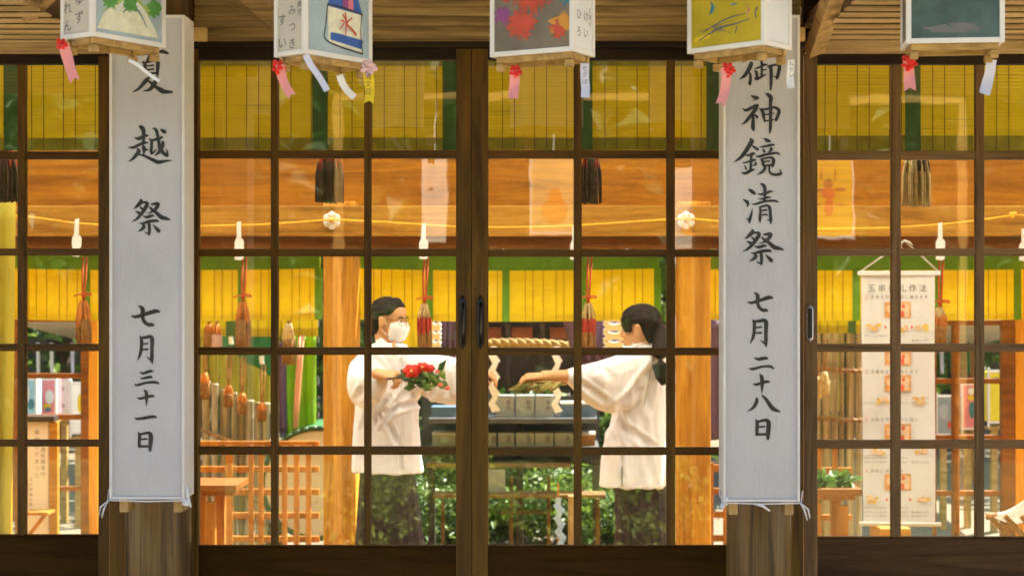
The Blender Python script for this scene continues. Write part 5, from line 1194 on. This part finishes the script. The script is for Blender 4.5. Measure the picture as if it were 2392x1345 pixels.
# ------------------------------------------------------------------ garden in front of the hall (behind the photographer, mirrored in the panes)
for i, (x, y, h, cr) in enumerate(((-8.5, -8, 6.5, 2.3), (-5.2, -7.2, 7, 2.2), (-2.2, -8.2, 7.5, 2.3), (.9, -7.4, 7, 2.2), (4, -8.3, 7.2, 2.3), (7, -7.4, 6.8, 2.2), (10, -8.2, 6.5, 2.3), (-11.5, -7, 6.5, 2.3), (13, -7.3, 6.8, 2.3))):  # unseen tree row added to block bright sky from the glass
    tree('added sky-blocking tree behind the photographer, number %d along the path' % (i + 1) if False else 'unseen tree added to dim the sky mirrored in the door glass', x, y, h, cr, 2600, .34, 160 + i, group='unseen trees added to block the sky', cz=h * .5, mats=[M['leafdark'], M['leafdim'], M['leafdark']])
for i, (x, h) in enumerate(((-1.35, .5), (-.8, .62), (-.3, .5), (.25, .46), (.8, .6), (1.3, .5))):
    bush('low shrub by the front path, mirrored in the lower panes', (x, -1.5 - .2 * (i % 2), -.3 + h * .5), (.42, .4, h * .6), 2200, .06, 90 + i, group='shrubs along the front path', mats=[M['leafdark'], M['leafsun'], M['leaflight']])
t = thing('sky_block_hedge', 'unseen tall dark hedge added to keep sky out of the glass', 'hedge', (0, -10.5, -.3))
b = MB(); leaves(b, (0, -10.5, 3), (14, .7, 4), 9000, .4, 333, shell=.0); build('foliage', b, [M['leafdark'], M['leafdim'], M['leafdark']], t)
b = MB(); b.box(-15, 15, -11.0, -10.6, -.3, 7.0); build('solid_backing', b, M['leafdark'], t)  # unseen hedge and slab added to close sky gaps in the reflections

# festival lanterns on a rack behind the photographer; the panes mirror them
t = thing('lantern_rack', 'pole rack carrying festival lanterns in the front garden', 'rack', (.6, -1.1, -.3))
b = MB(); b.bar((-1.6, -1.1, 3.0), (3.0, -1.1, 3.0), .05, .05); build('pole', b, M['lanternwood'], t)
for x in (-1.58, 2.98): b = MB(); b.bar((x, -1.1, -.3), (x, -1.1, 2.97), .06, .06); build('post', b, M['lanternwood'], t)
M['gw'] = plain('glowing_white_paper', (.9, .88, .84), .6, .05, 5, trans=.6); M['gy'] = plain('glowing_yellow_paper', (.85, .68, .05), .6, .05, 5, trans=.6); M['go'] = plain('glowing_cream_paper', (.9, .75, .4), .6, .05, 5, trans=.6)
def racklantern(label, px0, px1, py0, py1, mat, pl, art):
    V = 2 * pl + 1.1; x0, x1 = (px0 - VX) / F * V, (px1 - VX) / F * V; z1, z0 = EYE - (py0 - VY) / F * V, EYE - (py1 - VY) / F * V
    t = thing('garden_lantern', label, 'lantern', ((x0 + x1) / 2, -1.1, z0), 'lanterns on the garden rack')
    b = MB(); b.box(x0, x1, -1.1 - .16, -1.1, z0, z1); build('paper_box', b, M[mat], t, bev=.003)
    b = MB(); fr = .014
    for x in (x0 - .004, x1 - fr + .004): b.box(x, x + fr, -1.1 - fr, -1.096, z0 - .02, z1 + .02)
    b.box(x0 + fr, x1 - fr, -1.1 - fr, -1.097, z0 - .015, z0 + .004); b.box(x0 + fr, x1 - fr, -1.1 - fr, -1.097, z1 - .004, z1 + .015); build('frame', b, M['white'], t)
    b = MB()
    for i, (cx, cy, rx, ry, mi) in enumerate(art): b.add([(x0 + (x1 - x0) * (cx + rx * math.cos(a)), -1.0975 + .0003 * i, z0 + (z1 - z0) * (cy + ry * math.sin(a))) for a in [6.283 * k / 14 for k in range(14)]], [tuple(range(14))], mi)
    if art: build('picture', b, [M['bark'], M['tred'], M['bluecloth'], M['org']], t)
    b = MB(); b.tube([((x0 + x1) / 2, -1.15, z1), ((x0 + x1) / 2, -1.12, 2.98)], .006, 6); build('hanging_cord', b, M['cord'], t)
racklantern('yellow lantern with a reddish bee, mirrored in the right door', 1885, 1995, 372, 552, 'gy', 5.12, [(.45, .55, .16, .1, 1), (.45, .36, .11, .12, 1), (.45, .68, .1, .05, 0), (.24, .6, .1, .03, 0), (.7, .62, .14, .03, 0), (.3, .8, .02, .09, 0), (.6, .8, .02, .09, 0), (.22, .4, .1, .012, 0), (.7, .4, .1, .012, 0)])
racklantern('white lantern with blue and orange smudges, mirrored beside the right post', 1578, 1660, 395, 575, 'gw', 5.02, [(.6, .45, .25, .1, 2), (.5, .2, .35, .06, 3), (.75, .35, .12, .15, 3)])
racklantern('narrow white lantern mirrored left of the centre stiles', 988, 1040, 368, 558, 'gw', 5.02, [(.4, .6, .12, .02, 0)])
racklantern('cream lantern with a brown peak, mirrored right of the centre stiles', 1238, 1345, 368, 545, 'go', 5.02, [(.55, .3, .3, .18, 3), (.55, .45, .16, .14, 3)])

# ------------------------------------------------------------------ the two women
def remesh(mb, name, voxel, mat, parent, smooth_it=2, disp=None, label=None):
    me = bpy.data.meshes.new('tmp'); me.from_pydata(mb.v, [], mb.f)
    bm = bmesh.new(); bm.from_mesh(me); bmesh.ops.recalc_face_normals(bm, faces=bm.faces); bm.to_mesh(me); bm.free()
    o = bpy.data.objects.new('tmp', me); COL.objects.link(o)
    m1 = o.modifiers.new('r', 'REMESH'); m1.mode = 'VOXEL'; m1.voxel_size = voxel
    m2 = o.modifiers.new('s', 'SMOOTH'); m2.iterations = smooth_it; m2.factor = .5
    dg = bpy.context.evaluated_depsgraph_get(); dg.update()
    me2 = bpy.data.meshes.new_from_object(o.evaluated_get(dg)); bpy.data.objects.remove(o)
    r_ = MB(); r_.v = [v.co.copy() for v in me2.vertices]; r_.f = [list(p.vertices) for p in me2.polygons]; r_.m = [0] * len(r_.f)
    if disp:
        ns = [v.normal.copy() for v in me2.vertices]
        r_.v = [v + n * disp(v, n) for v, n in zip(r_.v, ns)]
    return build(name, r_, mat, parent, smooth=True, label=label), r_
HEADP = [(-.116, .052, .015, .022), (-.108, .072, .005, .036), (-.095, .082, -.015, .047), (-.075, .085, -.04, .056), (-.055, .088, -.06, .062), (-.03, .087, -.08, .067), (0, .081, -.093, .071), (.02, .084, -.097, .073), (.04, .085, -.099, .074), (.062, .079, -.097, .072), (.085, .062, -.085, .063), (.103, .034, -.058, .044), (.113, .0, -.025, .018)]
def headrings(prof, H, n=26, grow=0):
    c, Fv, Sv, Uv, k = H; rg = []
    for z, f, b_, w_ in prof:
        mid = (f + b_) / 2; hd = (f - b_) / 2 + grow; r = []
        for i in range(n):
            a = 6.2832 * i / n; ca, sa = math.cos(a), math.sin(a)
            e = .86
            r.append(c + (Fv * (mid + hd * math.copysign(abs(ca) ** e, ca)) + Sv * ((w_ + grow) * math.copysign(abs(sa) ** e, sa)) + Uv * z) * k)
        rg.append(r)
    return rg
def hand(mb, wrist, d, up, size=.17, curl=1.0, side=1):
    """palm + four separate bent fingers + thumb; d = pointing direction, up = back-of-hand direction"""
    d = Vector(d).normalized(); up = Vector(up); up = (up - d * up.dot(d)).normalized(); s_ = d.cross(up) * side
    W_ = Vector(wrist)
    mb.loft([[W_ + d * f * size + s_ * (math.cos(a) * w_ * size) + up * (math.sin(a) * h * size) for a in [6.283 * k / 12 for k in range(12)]] for f, w_, h in ((-.12, .15, .13), (.05, .18, .12), (.25, .23, .11), (.45, .25, .095), (.52, .23, .08))])
    for i, (o, L) in enumerate(((-.18, .42), (-.06, .47), (.06, .44), (.17, .35))):
        p = W_ + d * size * .48 + s_ * o * size; pts = [p - d * size * .1, p]; a = .25 * curl
        for seg in (.42, .32, .26):
            a += .62 * curl; p = p + (d * math.cos(a) - up * math.sin(a)) * L * seg * size; pts.append(p)
        mb.tube(pts, [.052 * size, .055 * size, .05 * size, .045 * size, .034 * size], 8)
    p = W_ + d * size * .12 - s_ * size * .17; q_ = [p, p + (d * .16 - s_ * .12 - up * .05) * size, p + (d * .32 - s_ * .12 - up * .14) * size, p + (d * .42 - s_ * .04 - up * .22) * size]
    mb.tube(q_, [.075 * size, .065 * size, .055 * size, .04 * size], 8)
def ellring(c, ax, hx, hy, n=20, e=.85):
    """horizontal elliptical ring, turned by ax"""
    r = []
    for i in range(n):
        a = 6.2832 * i / n; ca, sa = math.cos(a), math.sin(a)
        x = hx * math.copysign(abs(ca) ** e, ca); y = hy * math.copysign(abs(sa) ** e, sa)
        r.append(Vector((c.x + x * math.cos(ax) - y * math.sin(ax), c.y + x * math.sin(ax) + y * math.cos(ax), c.z)))
    return r
def sleeve(mb, st, n=16):
    """stations: (px, top py, bottom py, Y, half thickness m); hanging kimono sleeve"""
    C = [P(px, (t_ + b_) / 2, Y) for px, t_, b_, Y, h in st]; rg = []
    for i, (px, t_, b_, Y, h) in enumerate(st):
        d = C[min(i + 1, len(C) - 1)] - C[max(i - 1, 0)]; d.z = 0; d.normalize(); s_ = Vector((-d.y, d.x, 0)); hz = PXm(b_ - t_, Y) / 2
        r = []
        for k in range(n):
            a = 6.2832 * k / n; up = math.sin(a); wd = h * (1 + .25 * up)       # fuller above, flat towards the hanging edge
            r.append(C[i] + s_ * math.cos(a) * wd + Vector((0, 0, hz * math.copysign(abs(up) ** .8, up))))
        rg.append(r)
    mb.loft(rg)
def on_front(tree_, px, py, Y, off=.004):
    o = P(px, py, Y - 1.5); d = (P(px, py, Y) - Vector((0, 0, EYE))).normalized()
    h = tree_.ray_cast(o, d, 4)
    return (h[0] - d * off) if h[0] else P(px, py, Y)
def band(mb, tree_, pts, wpx, Y, th=.0035):
    L = [on_front(tree_, x, y, Y) for x, y in pts]; wv = []
    for i in range(len(L)):
        d = L[min(i + 1, len(L) - 1)] - L[max(i - 1, 0)]; n = Vector((-d.z, 0, d.x)).normalized(); wv.append(n * PXm(wpx[i] if hasattr(wpx, '__len__') else wpx, Y))
    mb.strip([p - Vector((0, .001, 0)) for p in L], wv, th)

def folds(seed, lines):
    """soft cloth creases: lines = [(px1,py1,px2,py2,width px,depth m)] plus a light drape noise"""
    def f(v, n):
        px = VX + v.x / v.y * F; py = VY - (v.z - EYE) / v.y * F
        d = .0045 * noise.noise((v.x * 16 + seed, v.y * 16, v.z * 4.5)) + .002 * noise.noise((v.x * 40, v.y * 40 + seed, v.z * 12))
        d += .0035 * math.sin(v.x * 60 + 2 * noise.noise((v.x * 6, v.y * 6, v.z * 3 + seed)) * 3) * max(0, min(1, (py - 930) / 150))
        for x1, y1, x2, y2, w_, dep in lines:
            dx, dy = x2 - x1, y2 - y1; L2 = dx * dx + dy * dy; t_ = max(0, min(1, ((px - x1) * dx + (py - y1) * dy) / L2))
            q_ = math.hypot(px - x1 - dx * t_, py - y1 - dy * t_) / w_
            if q_ < 2.2 and n.y < .3: d -= 1.7 * dep * (math.exp(-q_ * q_) - .55 * math.exp(-(q_ - 1.5) ** 2 * 3)) * math.sin(min(1, max(.06, min(t_, 1 - t_) * 4)) * 1.57)
        return d
    return f

def woman(label, headc, yaw, pitch, ks, torso, sleeves, arms, hands, hak, Y0, hairfn, creases, seed, group=None):
    base = P(headc[0], 1405, Y0); base.z = 0
    t = thing('person', label, 'person', base, group)
    c = P(*headc); Fv = Vector((math.cos(yaw) * math.cos(pitch), -math.sin(yaw) * math.cos(pitch), math.sin(pitch))).normalized(); Sv = Fv.cross(Vector((0, 0, 1))).normalized(); Uv = Sv.cross(Fv).normalized()
    H = (c, Fv, Sv, Uv, ks)
    L = lambda f, s_, u: c + (Fv * f + Sv * s_ + Uv * u) * ks
    # body: head, neck, torso, arms, hands, legs in one surface
    b = MB(); b.loft(headrings(HEADP, H))
    b.loft([[L(*(v)) for v in ring] for ring in ([(.068, -.006, .028), (.068, .006, .028), (.07, .008, 0), (.07, -.008, 0)], [(.088, -.006, .02), (.088, .006, .02), (.094, .009, -.005), (.094, -.009, -.005)], [(.092, -.008, -.008), (.092, .008, -.008), (.109, .011, -.028), (.109, -.011, -.028)], [(.07, -.01, -.03), (.07, .01, -.03), (.09, .015, -.042), (.09, -.015, -.042)])])
    b.ell(L(.085, 0, -.06), (.012, .012, .007), 10, 6); b.ell(L(.076, 0, -.1), (.014, .014, .012), 10, 6)
    for s_ in (-1, 1):
        b.ell(L(.062, s_ * .04, -.03), (.022, .022, .02), 10, 6)
        b.ell(L(-.004, s_ * .080, -.012), (.019, .012, .031), 10, 8, rot=Matrix((Fv, Sv, Uv)).transposed()); b.ell(L(-.008, s_ * .087, .006), (.014, .009, .017), 10, 6, rot=Matrix((Fv, Sv, Uv)).transposed())
    nk = P(torso[0][0], torso[0][1] + 16, Y0)
    b.tube([L(-.028, 0, -.04), L(-.03, 0, -.085), nk, nk - Vector((0, 0, .1))], [.052, .047, .052, .08], 14)
    b.loft([ellring(P(cx, py, Y0), -yaw, PXm(hw, Y0) * .7, dp * .66) for cx, py, hw, dp in torso[1:]])
    for pts, rad in arms: b.tube([P(*p) for p in pts], rad, 12)
    for (wp, dr, up, sz, cu, sd) in hands: hand(b, P(*wp), dr, up, sz, cu, sd)
    hip = P(hak[1][0], 1060, Y0)
    for s_ in (-1, 1):
        x = hip.x + s_ * .05
        b.tube([(x, Y0, hip.z), (x, Y0 - .01, .48), (x, Y0 + .02, .1)], [.07, .05, .036], 12)
        b.ell((x + math.cos(yaw) * .05, Y0 - math.sin(yaw) * .05, .035), (.11, .05, .035), 12, 6, rot=Matrix.Rotation(-yaw, 3, 'Z'))
    remesh(b, 'body', .0042, M['skin'], t, 2)
    # eyes, brows, mouth
    for s_ in (-1, 1):
        b = MB(); b.ell(L(.0735, s_ * .031, .0), (.0125, .012, .0065), 10, 6); e = build('eye', b, M['eyewhite'], t, smooth=True)
        b = MB(); b.ell(L(.0815, s_ * .032, .0), (.006, .006, .006), 8, 6); build('iris', b, M['eyedark'], e, smooth=True)
        b = MB(); b.tube([L(.088, s_ * .014, .019), L(.087, s_ * .032, .025), L(.074, s_ * .05, .02)], [.0028, .0038, .002], 6); build('eyebrow', b, M['hair'], t, smooth=True)
    b = MB(); b.tube([L(.086, -.02, -.06), L(.098, 0, -.059), L(.086, .02, -.06)], [.002, .005, .002], 8); build('mouth', b, M['lip'], t, smooth=True)
    # jacket
    b = MB(); b.loft([ellring(P(cx, py, Y0), -yaw, PXm(hw, Y0), dp) for cx, py, hw, dp in torso])
    for st in sleeves: sleeve(b, st)
    jk, rm = remesh(b, 'jacket', .0065, M['jacket'], t, 4, folds(seed, creases))
    tr = BVHTree.FromPolygons(rm.v, rm.f)
    # pleated trousers-skirt
    b = MB(); rg = []
    for cx, py, hw, dp in hak:
        r = []
        for i in range(60):
            a = 6.2832 * i / 60; m_ = 1 + .035 * math.cos(a * 15) * (1 if py > 1120 else .3)
            r.append(P(cx, py, Y0) + Vector((math.cos(a) * PXm(hw, Y0) * m_, math.sin(a) * dp * m_, 0)))
        rg.append(r)
    b.loft(rg); build('hakama', b, M['hakama'], t, smooth=True)
    hairfn(t, H, L)
    return t, tr, L, H

HAIRP = [(-.085, -.04, -.062, .046), (-.055, -.022, -.089, .066), (-.025, -.006, -.105, .077), (0, .006, -.113, .083), (.015, .016, -.116, .0845), (.03, .03, -.118, .085), (.042, .044, -.118, .085), (.054, .060, -.117, .083), (.066, .076, -.115, .080), (.078, .082, -.108, .074), (.094, .074, -.098, .067), (.111, .048, -.074, .05), (.121, .022, -.05, .03), (.125, -.002, -.03, .012)]
def strands(b, L, rows, seed):
    q_ = random.Random(seed)
    for pts, r in rows:
        for k in range(5):
            o = (q_.uniform(-.004, .004), q_.uniform(-.008, .008), q_.uniform(-.006, .006)); b.tube([L(p[0] + o[0], p[1] + o[1], p[2] + o[2]) for p in pts], [r * .5] + [r] * (len(pts) - 2) + [r * .3], 6)
def hair_left(t, H, L):
    b = MB(); b.loft(headrings([(z, f - (.018 if z > .05 else .004), k, w_) for z, f, k, w_ in HAIRP], H, 28))
    rows = []
    for a in range(-7, 8):   # combed back from the brow to the nape
        ph = a / 7 * 1.35; s_ = .079 * math.sin(ph); z0 = .02 + .096 * math.cos(ph)
        rows.append(([(.070 * math.cos(ph * .8), s_ * .86, z0 - .036 * math.cos(ph)), (.03, s_, z0 - .002), (-.05, s_ * 1.02, z0 - .012), (-.103, s_ * .7, .03 * math.cos(ph) + .01), (-.095, s_ * .45, -.045)], .0065))
    strands(b, L, rows, 3)
    b.ell(L(-.1, 0, -.06), (.036, .036, .04), 12, 8); remesh(b, 'hair', .005, M['hair'], t, 2)
def hair_right(t, H, L):
    b = MB(); b.loft(headrings(HAIRP, H, 28))
    rows = []
    for a in range(-7, 8):
        ph = a / 7 * 1.35; s_ = .08 * math.sin(ph); z0 = .02 + .098 * math.cos(ph)
        if abs(a) < 6: rows.append(([(.02, s_, z0), (.066, s_ * .98, z0 - .026), (.088 - abs(a) * .004, s_ * .95, .05), (.09 - abs(a) * .006, s_ * .92, .026)], .006))
        rows.append(([(.04, s_, z0 - .008), (-.05, s_ * 1.02, z0 - .012), (-.106, s_ * .7, .03 * math.cos(ph) + .01), (-.112, s_ * .2, -.02)], .0065))
    for s_ in (-1, 1):
        for j in range(5): rows.append(([(.02 + j * .012, s_ * .082, .075), (.026 + j * .012, s_ * (.084 - j * .0025), .045), (.03 + j * .011, s_ * (.081 - j * .003), .015), (.03 + j * .009, s_ * (.077 - j * .003), -.012 - .01 * (j == 1))], .005))
    strands(b, L, rows, 5)
    # pony tail
    b.tube([L(-.09, 0, .0), L(-.116, -.02, -.03), L(-.116, -.06, -.08), L(-.110, -.10, -.14), L(-.108, -.128, -.2), L(-.11, -.135, -.26), L(-.114, -.135, -.30)], [.032, .038, .045, .048, .044, .034, .012], 12)
    remesh(b, 'hair', .005, M['hair'], t, 2)
    b = MB(); b.tube([L(-.108, -.014, -.016), L(-.117, -.024, -.034)], [.034, .034], 12); build('hair_tie', b, M['tdark'], t, smooth=True)

YL_ = 7.9
w1, tr1, L1, H1 = woman('woman in glasses and face mask wearing a white jacket, holding red camellias in her fist', (911, 747, YL_), R(22), R(-6), .95,
  [(906, 800, 30, .062), (904, 812, 55, .085), (902, 830, 70, .105), (900, 870, 74, .118), (903, 930, 74, .122), (903, 1000, 79, .128), (904, 1060, 83, .135), (905, 1101, 87, .142)],
  [[(868, 818, 880, 7.92, .075), (848, 832, 925, 7.84, .075), (842, 862, 950, 7.76, .07), (858, 866, 952, 7.68, .06), (884, 862, 938, 7.62, .05), (893, 864, 915, 7.60, .042)],
   [(928, 812, 880, 7.88, .075), (965, 816, 915, 7.84, .072), (1005, 824, 936, 7.80, .068), (1045, 832, 945, 7.76, .062), (1082, 840, 946, 7.73, .055), (1096, 844, 944, 7.72, .05)]],
  [([(862, 835, 7.9), (846, 895, 7.76), (884, 874, 7.59)], [.05, .045, .033]), ([(945, 835, 7.88), (1020, 852, 7.8), (1105, 868, 7.72)], [.05, .042, .03])],
  [((884, 873, 7.585), (1, -.3, -.08), (.1, -.35, 1), .19, 1.35, 1), ((1108, 868, 7.71), (1, -.05, -.15), (0, -.2, 1), .165, .7, -1)],
  [(905, 1060, 60, .11), (905, 1105, 64, .12), (908, 1200, 72, .13), (912, 1330, 84, .15), (914, 1392, 90, .16)], YL_, hair_left,
  [(868, 1000, 905, 930, 9, .010), (890, 990, 960, 900, 8, .008), (905, 960, 985, 935, 8, .008), (835, 935, 850, 900, 9, .009), (870, 935, 850, 1010, 9, .008), (905, 985, 930, 1040, 7, .008), (1000, 860, 985, 940, 9, .012), (1030, 850, 1040, 930, 9, .010), (1065, 850, 1075, 930, 8, .009), (985, 880, 983, 1000, 6, .010), (935, 1035, 937, 1100, 5, .008), (918, 862, 925, 930, 5, .008), (872, 830, 905, 870, 7, .007), (1010, 915, 985, 945, 8, .008)], 3)
# mask, glasses, collar, tie
b = MB(); MK = [(-.112, .078, .02, .034), (-.1, .094, -.0, .048), (-.075, .103, -.002, .060), (-.05, .110, .0, .066), (-.03, .108, .004, .068), (-.012, .098, .012, .066), (-.004, .092, .03, .05)]
b.loft(headrings(MK, H1, 30)); mk = build('face_mask', b, M['mask'], w1, smooth=True)
b = MB()
for s_ in (-1, 1): b.tube([L1(.02, s_ * .068, -.02), L1(-.005, s_ * .08, -.004), L1(-.02, s_ * .084, .01)], .0018, 6); b.tube([L1(.02, s_ * .058, -.08), L1(-.01, s_ * .074, -.045)], .0018, 6)
build('ear_loop', b, M['mask'], mk)
b = MB()
for s_ in (-1, 1):
    o = (.1, s_ * .033, .0); b.tube([L1(o[0] - abs(math.cos(a)) * .004 - (.012 if math.cos(a) * s_ > .5 else 0), o[1] + .026 * math.cos(a), o[2] + .019 * math.sin(a)) for a in [6.283 * k / 16 for k in range(17)]], .0015, 6)
    b.tube([L1(.084, s_ * .06, .006), L1(.03, s_ * .076, .008), L1(-.015, s_ * .082, .008)], .002, 6)
b.tube([L1(.1, -.008, .004), L1(.104, 0, .006), L1(.1, .008, .004)], .002, 6); build('glasses', b, M['tbrown'], w1, smooth=True)
b = MB(); band(b, tr1, [(884, 792), (893, 802), (905, 816), (918, 832), (930, 852), (940, 872)], [14, 18, 20, 19, 17, 12], 7.9, .010); band(b, tr1, [(944, 806), (938, 816), (930, 830), (922, 842)], [14, 17, 16, 12], 7.9, .008)
build('collar', b, M['jacket'], w1)
b = MB()
band(b, tr1, [(868, 962), (885, 958), (905, 950), (925, 942)], 7, 7.9, .004); band(b, tr1, [(888, 958), (884, 972), (890, 990)], [5, 7, 5], 7.9, .004); band(b, tr1, [(890, 958), (898, 970), (896, 984)], [5, 7, 4], 7.9, .004); band(b, tr1, [(937, 1010), (937, 1050), (938, 1096)], 2.4, 7.9, .003)
build('waist_tie', b, M['jacket'], w1)

YR = 7.95
w2, tr2, L2, H2 = woman('woman with a dark ponytail in a white jacket reaching her arm across the altar', (1494, 766, YR), R(180 + 14), R(-7), 1.0,
  [(1500, 800, 27, .06), (1503, 812, 46, .08), (1504, 830, 54, .1), (1500, 870, 56, .112), (1494, 930, 60, .12), (1490, 985, 66, .125), (1484, 1045, 74, .132), (1480, 1100, 79, .14), (1479, 1134, 81, .145)],
  [[(1500, 812, 905, 7.9, .09), (1465, 820, 955, 7.84, .08), (1432, 832, 968, 7.8, .075), (1400, 842, 958, 7.76, .07), (1368, 850, 942, 7.73, .064), (1342, 858, 914, 7.71, .056), (1324, 864, 894, 7.70, .046)],
   [(1520, 815, 900, 8.0, .08), (1532, 840, 940, 8.02, .06), (1528, 880, 960, 7.98, .05)]],
  [([(1500, 838, 7.88), (1410, 862, 7.78), (1340, 878, 7.71), (1266, 878, 7.66)], [.05, .045, .034, .027]), ([(1520, 838, 8.0), (1532, 910, 8.02), (1500, 940, 7.95)], [.05, .042, .03])],
  [((1268, 879, 7.66), (-1, -.04, -.02), (-.1, -.25, 1), .165, .72, -1), ((1496, 942, 7.94), (-1, -.3, -.1), (0, 0, 1), .16, .8, 1)],
  [(1492, 1080, 58, .11), (1494, 1130, 58, .12), (1498, 1230, 60, .13), (1502, 1330, 68, .145), (1504, 1392, 74, .155)], YR, hair_right,
  [(1440, 960, 1500, 900, 11, .014), (1455, 945, 1530, 850, 10, .012), (1425, 965, 1440, 1040, 10, .01), (1440, 960, 1475, 1040, 9, .010), (1450, 990, 1530, 1050, 10, .009), (1455, 1120, 1453, 1060, 6, .010), (1350, 890, 1420, 940, 9, .008), (1390, 870, 1420, 900, 14, -.006), (1525, 860, 1510, 960, 9, .008), (1500, 960, 1520, 1130, 10, .007)], 11)
b = MB(); band(b, tr2, [(1478, 806), (1490, 800), (1504, 797), (1518, 798), (1528, 802)], [9, 11, 12, 11, 9], YR, .005); build('collar', b, M['jacket'], w2)
b = MB(); band(b, tr2, [(1453, 1090), (1453, 1112), (1453, 1136)], 2.4, YR, .003); build('side_slit', b, M['inkfaint'], w2)

M['seam'] = plain('seam_shade', (.34, .25, .19), .8)  # shade along the under-robe edge, drawn as thin dark lines
b = MB(); band(b, tr1, [(900, 806), (914, 822), (928, 842), (938, 862), (941, 880), (936, 905)], [1.5, 2, 2, 2, 2, 1], 7.9, .002); build('collar_shade_line', b, M['seam'], w1)
b = MB(); band(b, tr1, [(931, 806), (925, 818), (920, 828)], [1.5, 2, 1.5], 7.9, .002); build('collar_shade_line', b, M['seam'], w1)
b = MB(); band(b, tr1, [(912, 796), (918, 804), (924, 812)], [26, 18, 4], 7.9, .002); build('neck_opening', b, M['skin'], w1)
b = MB(); band(b, tr2, [(1480, 812), (1492, 806), (1506, 803), (1520, 805)], [1.5, 1.8, 1.8, 1.5], YR, .002); build('collar_shade_line', b, M['seam'], w2)
b = MB(); band(b, tr2, [(1528, 830), (1520, 870), (1512, 910), (1504, 950)], [1, 1.6, 1.6, 1], YR, .0015); build('sleeve_seam', b, M['seam'], w2)
# camellias held by the first woman, leafy straw under the other hand
t = thing('camellia_spray', 'spray of red camellias with green leaves held out from a fist', 'flowers', P(980, 900, 7.5)); Yc = 7.5
b = MB(); b.tube([P(905, 884, 7.52), P(930, 882, Yc), P(970, 878, Yc), P(1020, 880, Yc), P(1046, 905, Yc)], [.005, .005, .0045, .004, .003], 7); b.tube([P(935, 881, Yc), P(975, 888, Yc), P(1010, 892, Yc), P(1030, 900, Yc)], .0035, 6); build('stem', b, M['bark'], t, smooth=True)
b = MB(); q = random.Random(8)
for k in range(46):
    px, py = q.gauss(988, 24), q.gauss(886, 8.5); p = P(px, py, Yc + q.uniform(-.03, .05)); a = q.gauss(-.15, .55); s_ = q.uniform(.05, .085); d = Vector((math.cos(a), q.uniform(-.4, .4), math.sin(a))).normalized(); n = Vector((0, -1, .5)).normalized(); u = d.cross(n).normalized() * s_ * .26
    b.add([p - d * s_ * .5, p - d * s_ * .1 - u, p + d * s_ * .5, p - d * s_ * .1 + u, p + n * s_ * .08], [(0, 1, 4), (1, 2, 4), (2, 3, 4), (3, 0, 4)], k % 3)
p = P(1030, 853, Yc - .02); b.add([p + Vector((-.02, 0, -.035)), p + Vector((.012, 0, -.02)), p + Vector((.03, 0, .03)), p + Vector((-.008, 0, .008))], [(0, 1, 2), (0, 2, 3)], 1)
build('foliage', b, LV, t)
for cx, cy, r_, sd in ((962, 866, .043, 1), (987, 857, .032, 2), (1004, 860, .026, 3), (1022, 868, .012, 6), (1028, 899, .013, 4), (1045, 906, .014, 5)):
    b = MB(); c = P(cx, cy, Yc - .03); q = random.Random(sd)
    for ring, (nn, rr, tl) in enumerate(((6, .62, .5), (5, .4, .8), (4, .2, 1.1))):
        for k in range(nn):
            a = 6.283 * k / nn + ring * .5; b.ell(c + Vector((math.cos(a) * r_ * rr, -r_ * .25 * ring, math.sin(a) * r_ * rr * .72)), (r_ * .45, r_ * .18, r_ * .36), 8, 6, rot=Matrix.Rotation(q.uniform(-.5, .5), 3, 'X'))
    fl = build('flower', b, M['red'] if sd < 4 else solidcol('bud_red', (.7, .12, .07)), t, smooth=True)
    if sd < 3: b = MB(); b.ell(c + Vector((0, -r_ * .6, 0)), (r_ * .22, r_ * .2, r_ * .2), 8, 6); build('stamens', b, M['gold'], fl, smooth=True)
t = thing('dry_leaf_bundle', 'drooping bundle of dry olive leaves under the outstretched hand', 'leaves', P(1255, 922, 7.66)); b = MB(); q = random.Random(12)
M['dryleaf'] = plain('dry_leaf', (.42, .34, .09), .6, .3, 12, trans=.2); M['dryleaf2'] = plain('dry_leaf_pale', (.58, .46, .2), .6, .2, 12, trans=.2); M['dryleaf3'] = plain('dry_leaf_olive', (.24, .24, .05), .6, .2, 12, trans=.2)
for k in range(34):
    x0 = 1228 + 90 * q.random(); p0 = P(x0, 893 + q.uniform(-5, 8), 7.64 + q.uniform(-.03, .05)); L_ = q.uniform(28, 46)
    mid = P(x0 - L_ * .5, 898 + q.uniform(0, 8), 7.63); tip = P(x0 - L_, 912 + q.uniform(-2, 10), 7.63); u = Vector((.003, .008, .013))
    b.add([p0, mid - u, tip, mid + u], [(0, 1, 2), (0, 2, 3)], k % 3)
build('foliage', b, [M['dryleaf'], M['dryleaf2'], M['dryleaf3']], t)
b = MB(); b.tube([P(1232, 894, 7.64), P(1270, 892, 7.64), P(1322, 898, 7.66)], [.006, .008, .006], 7); build('stem', b, M['straw'], t, smooth=True)
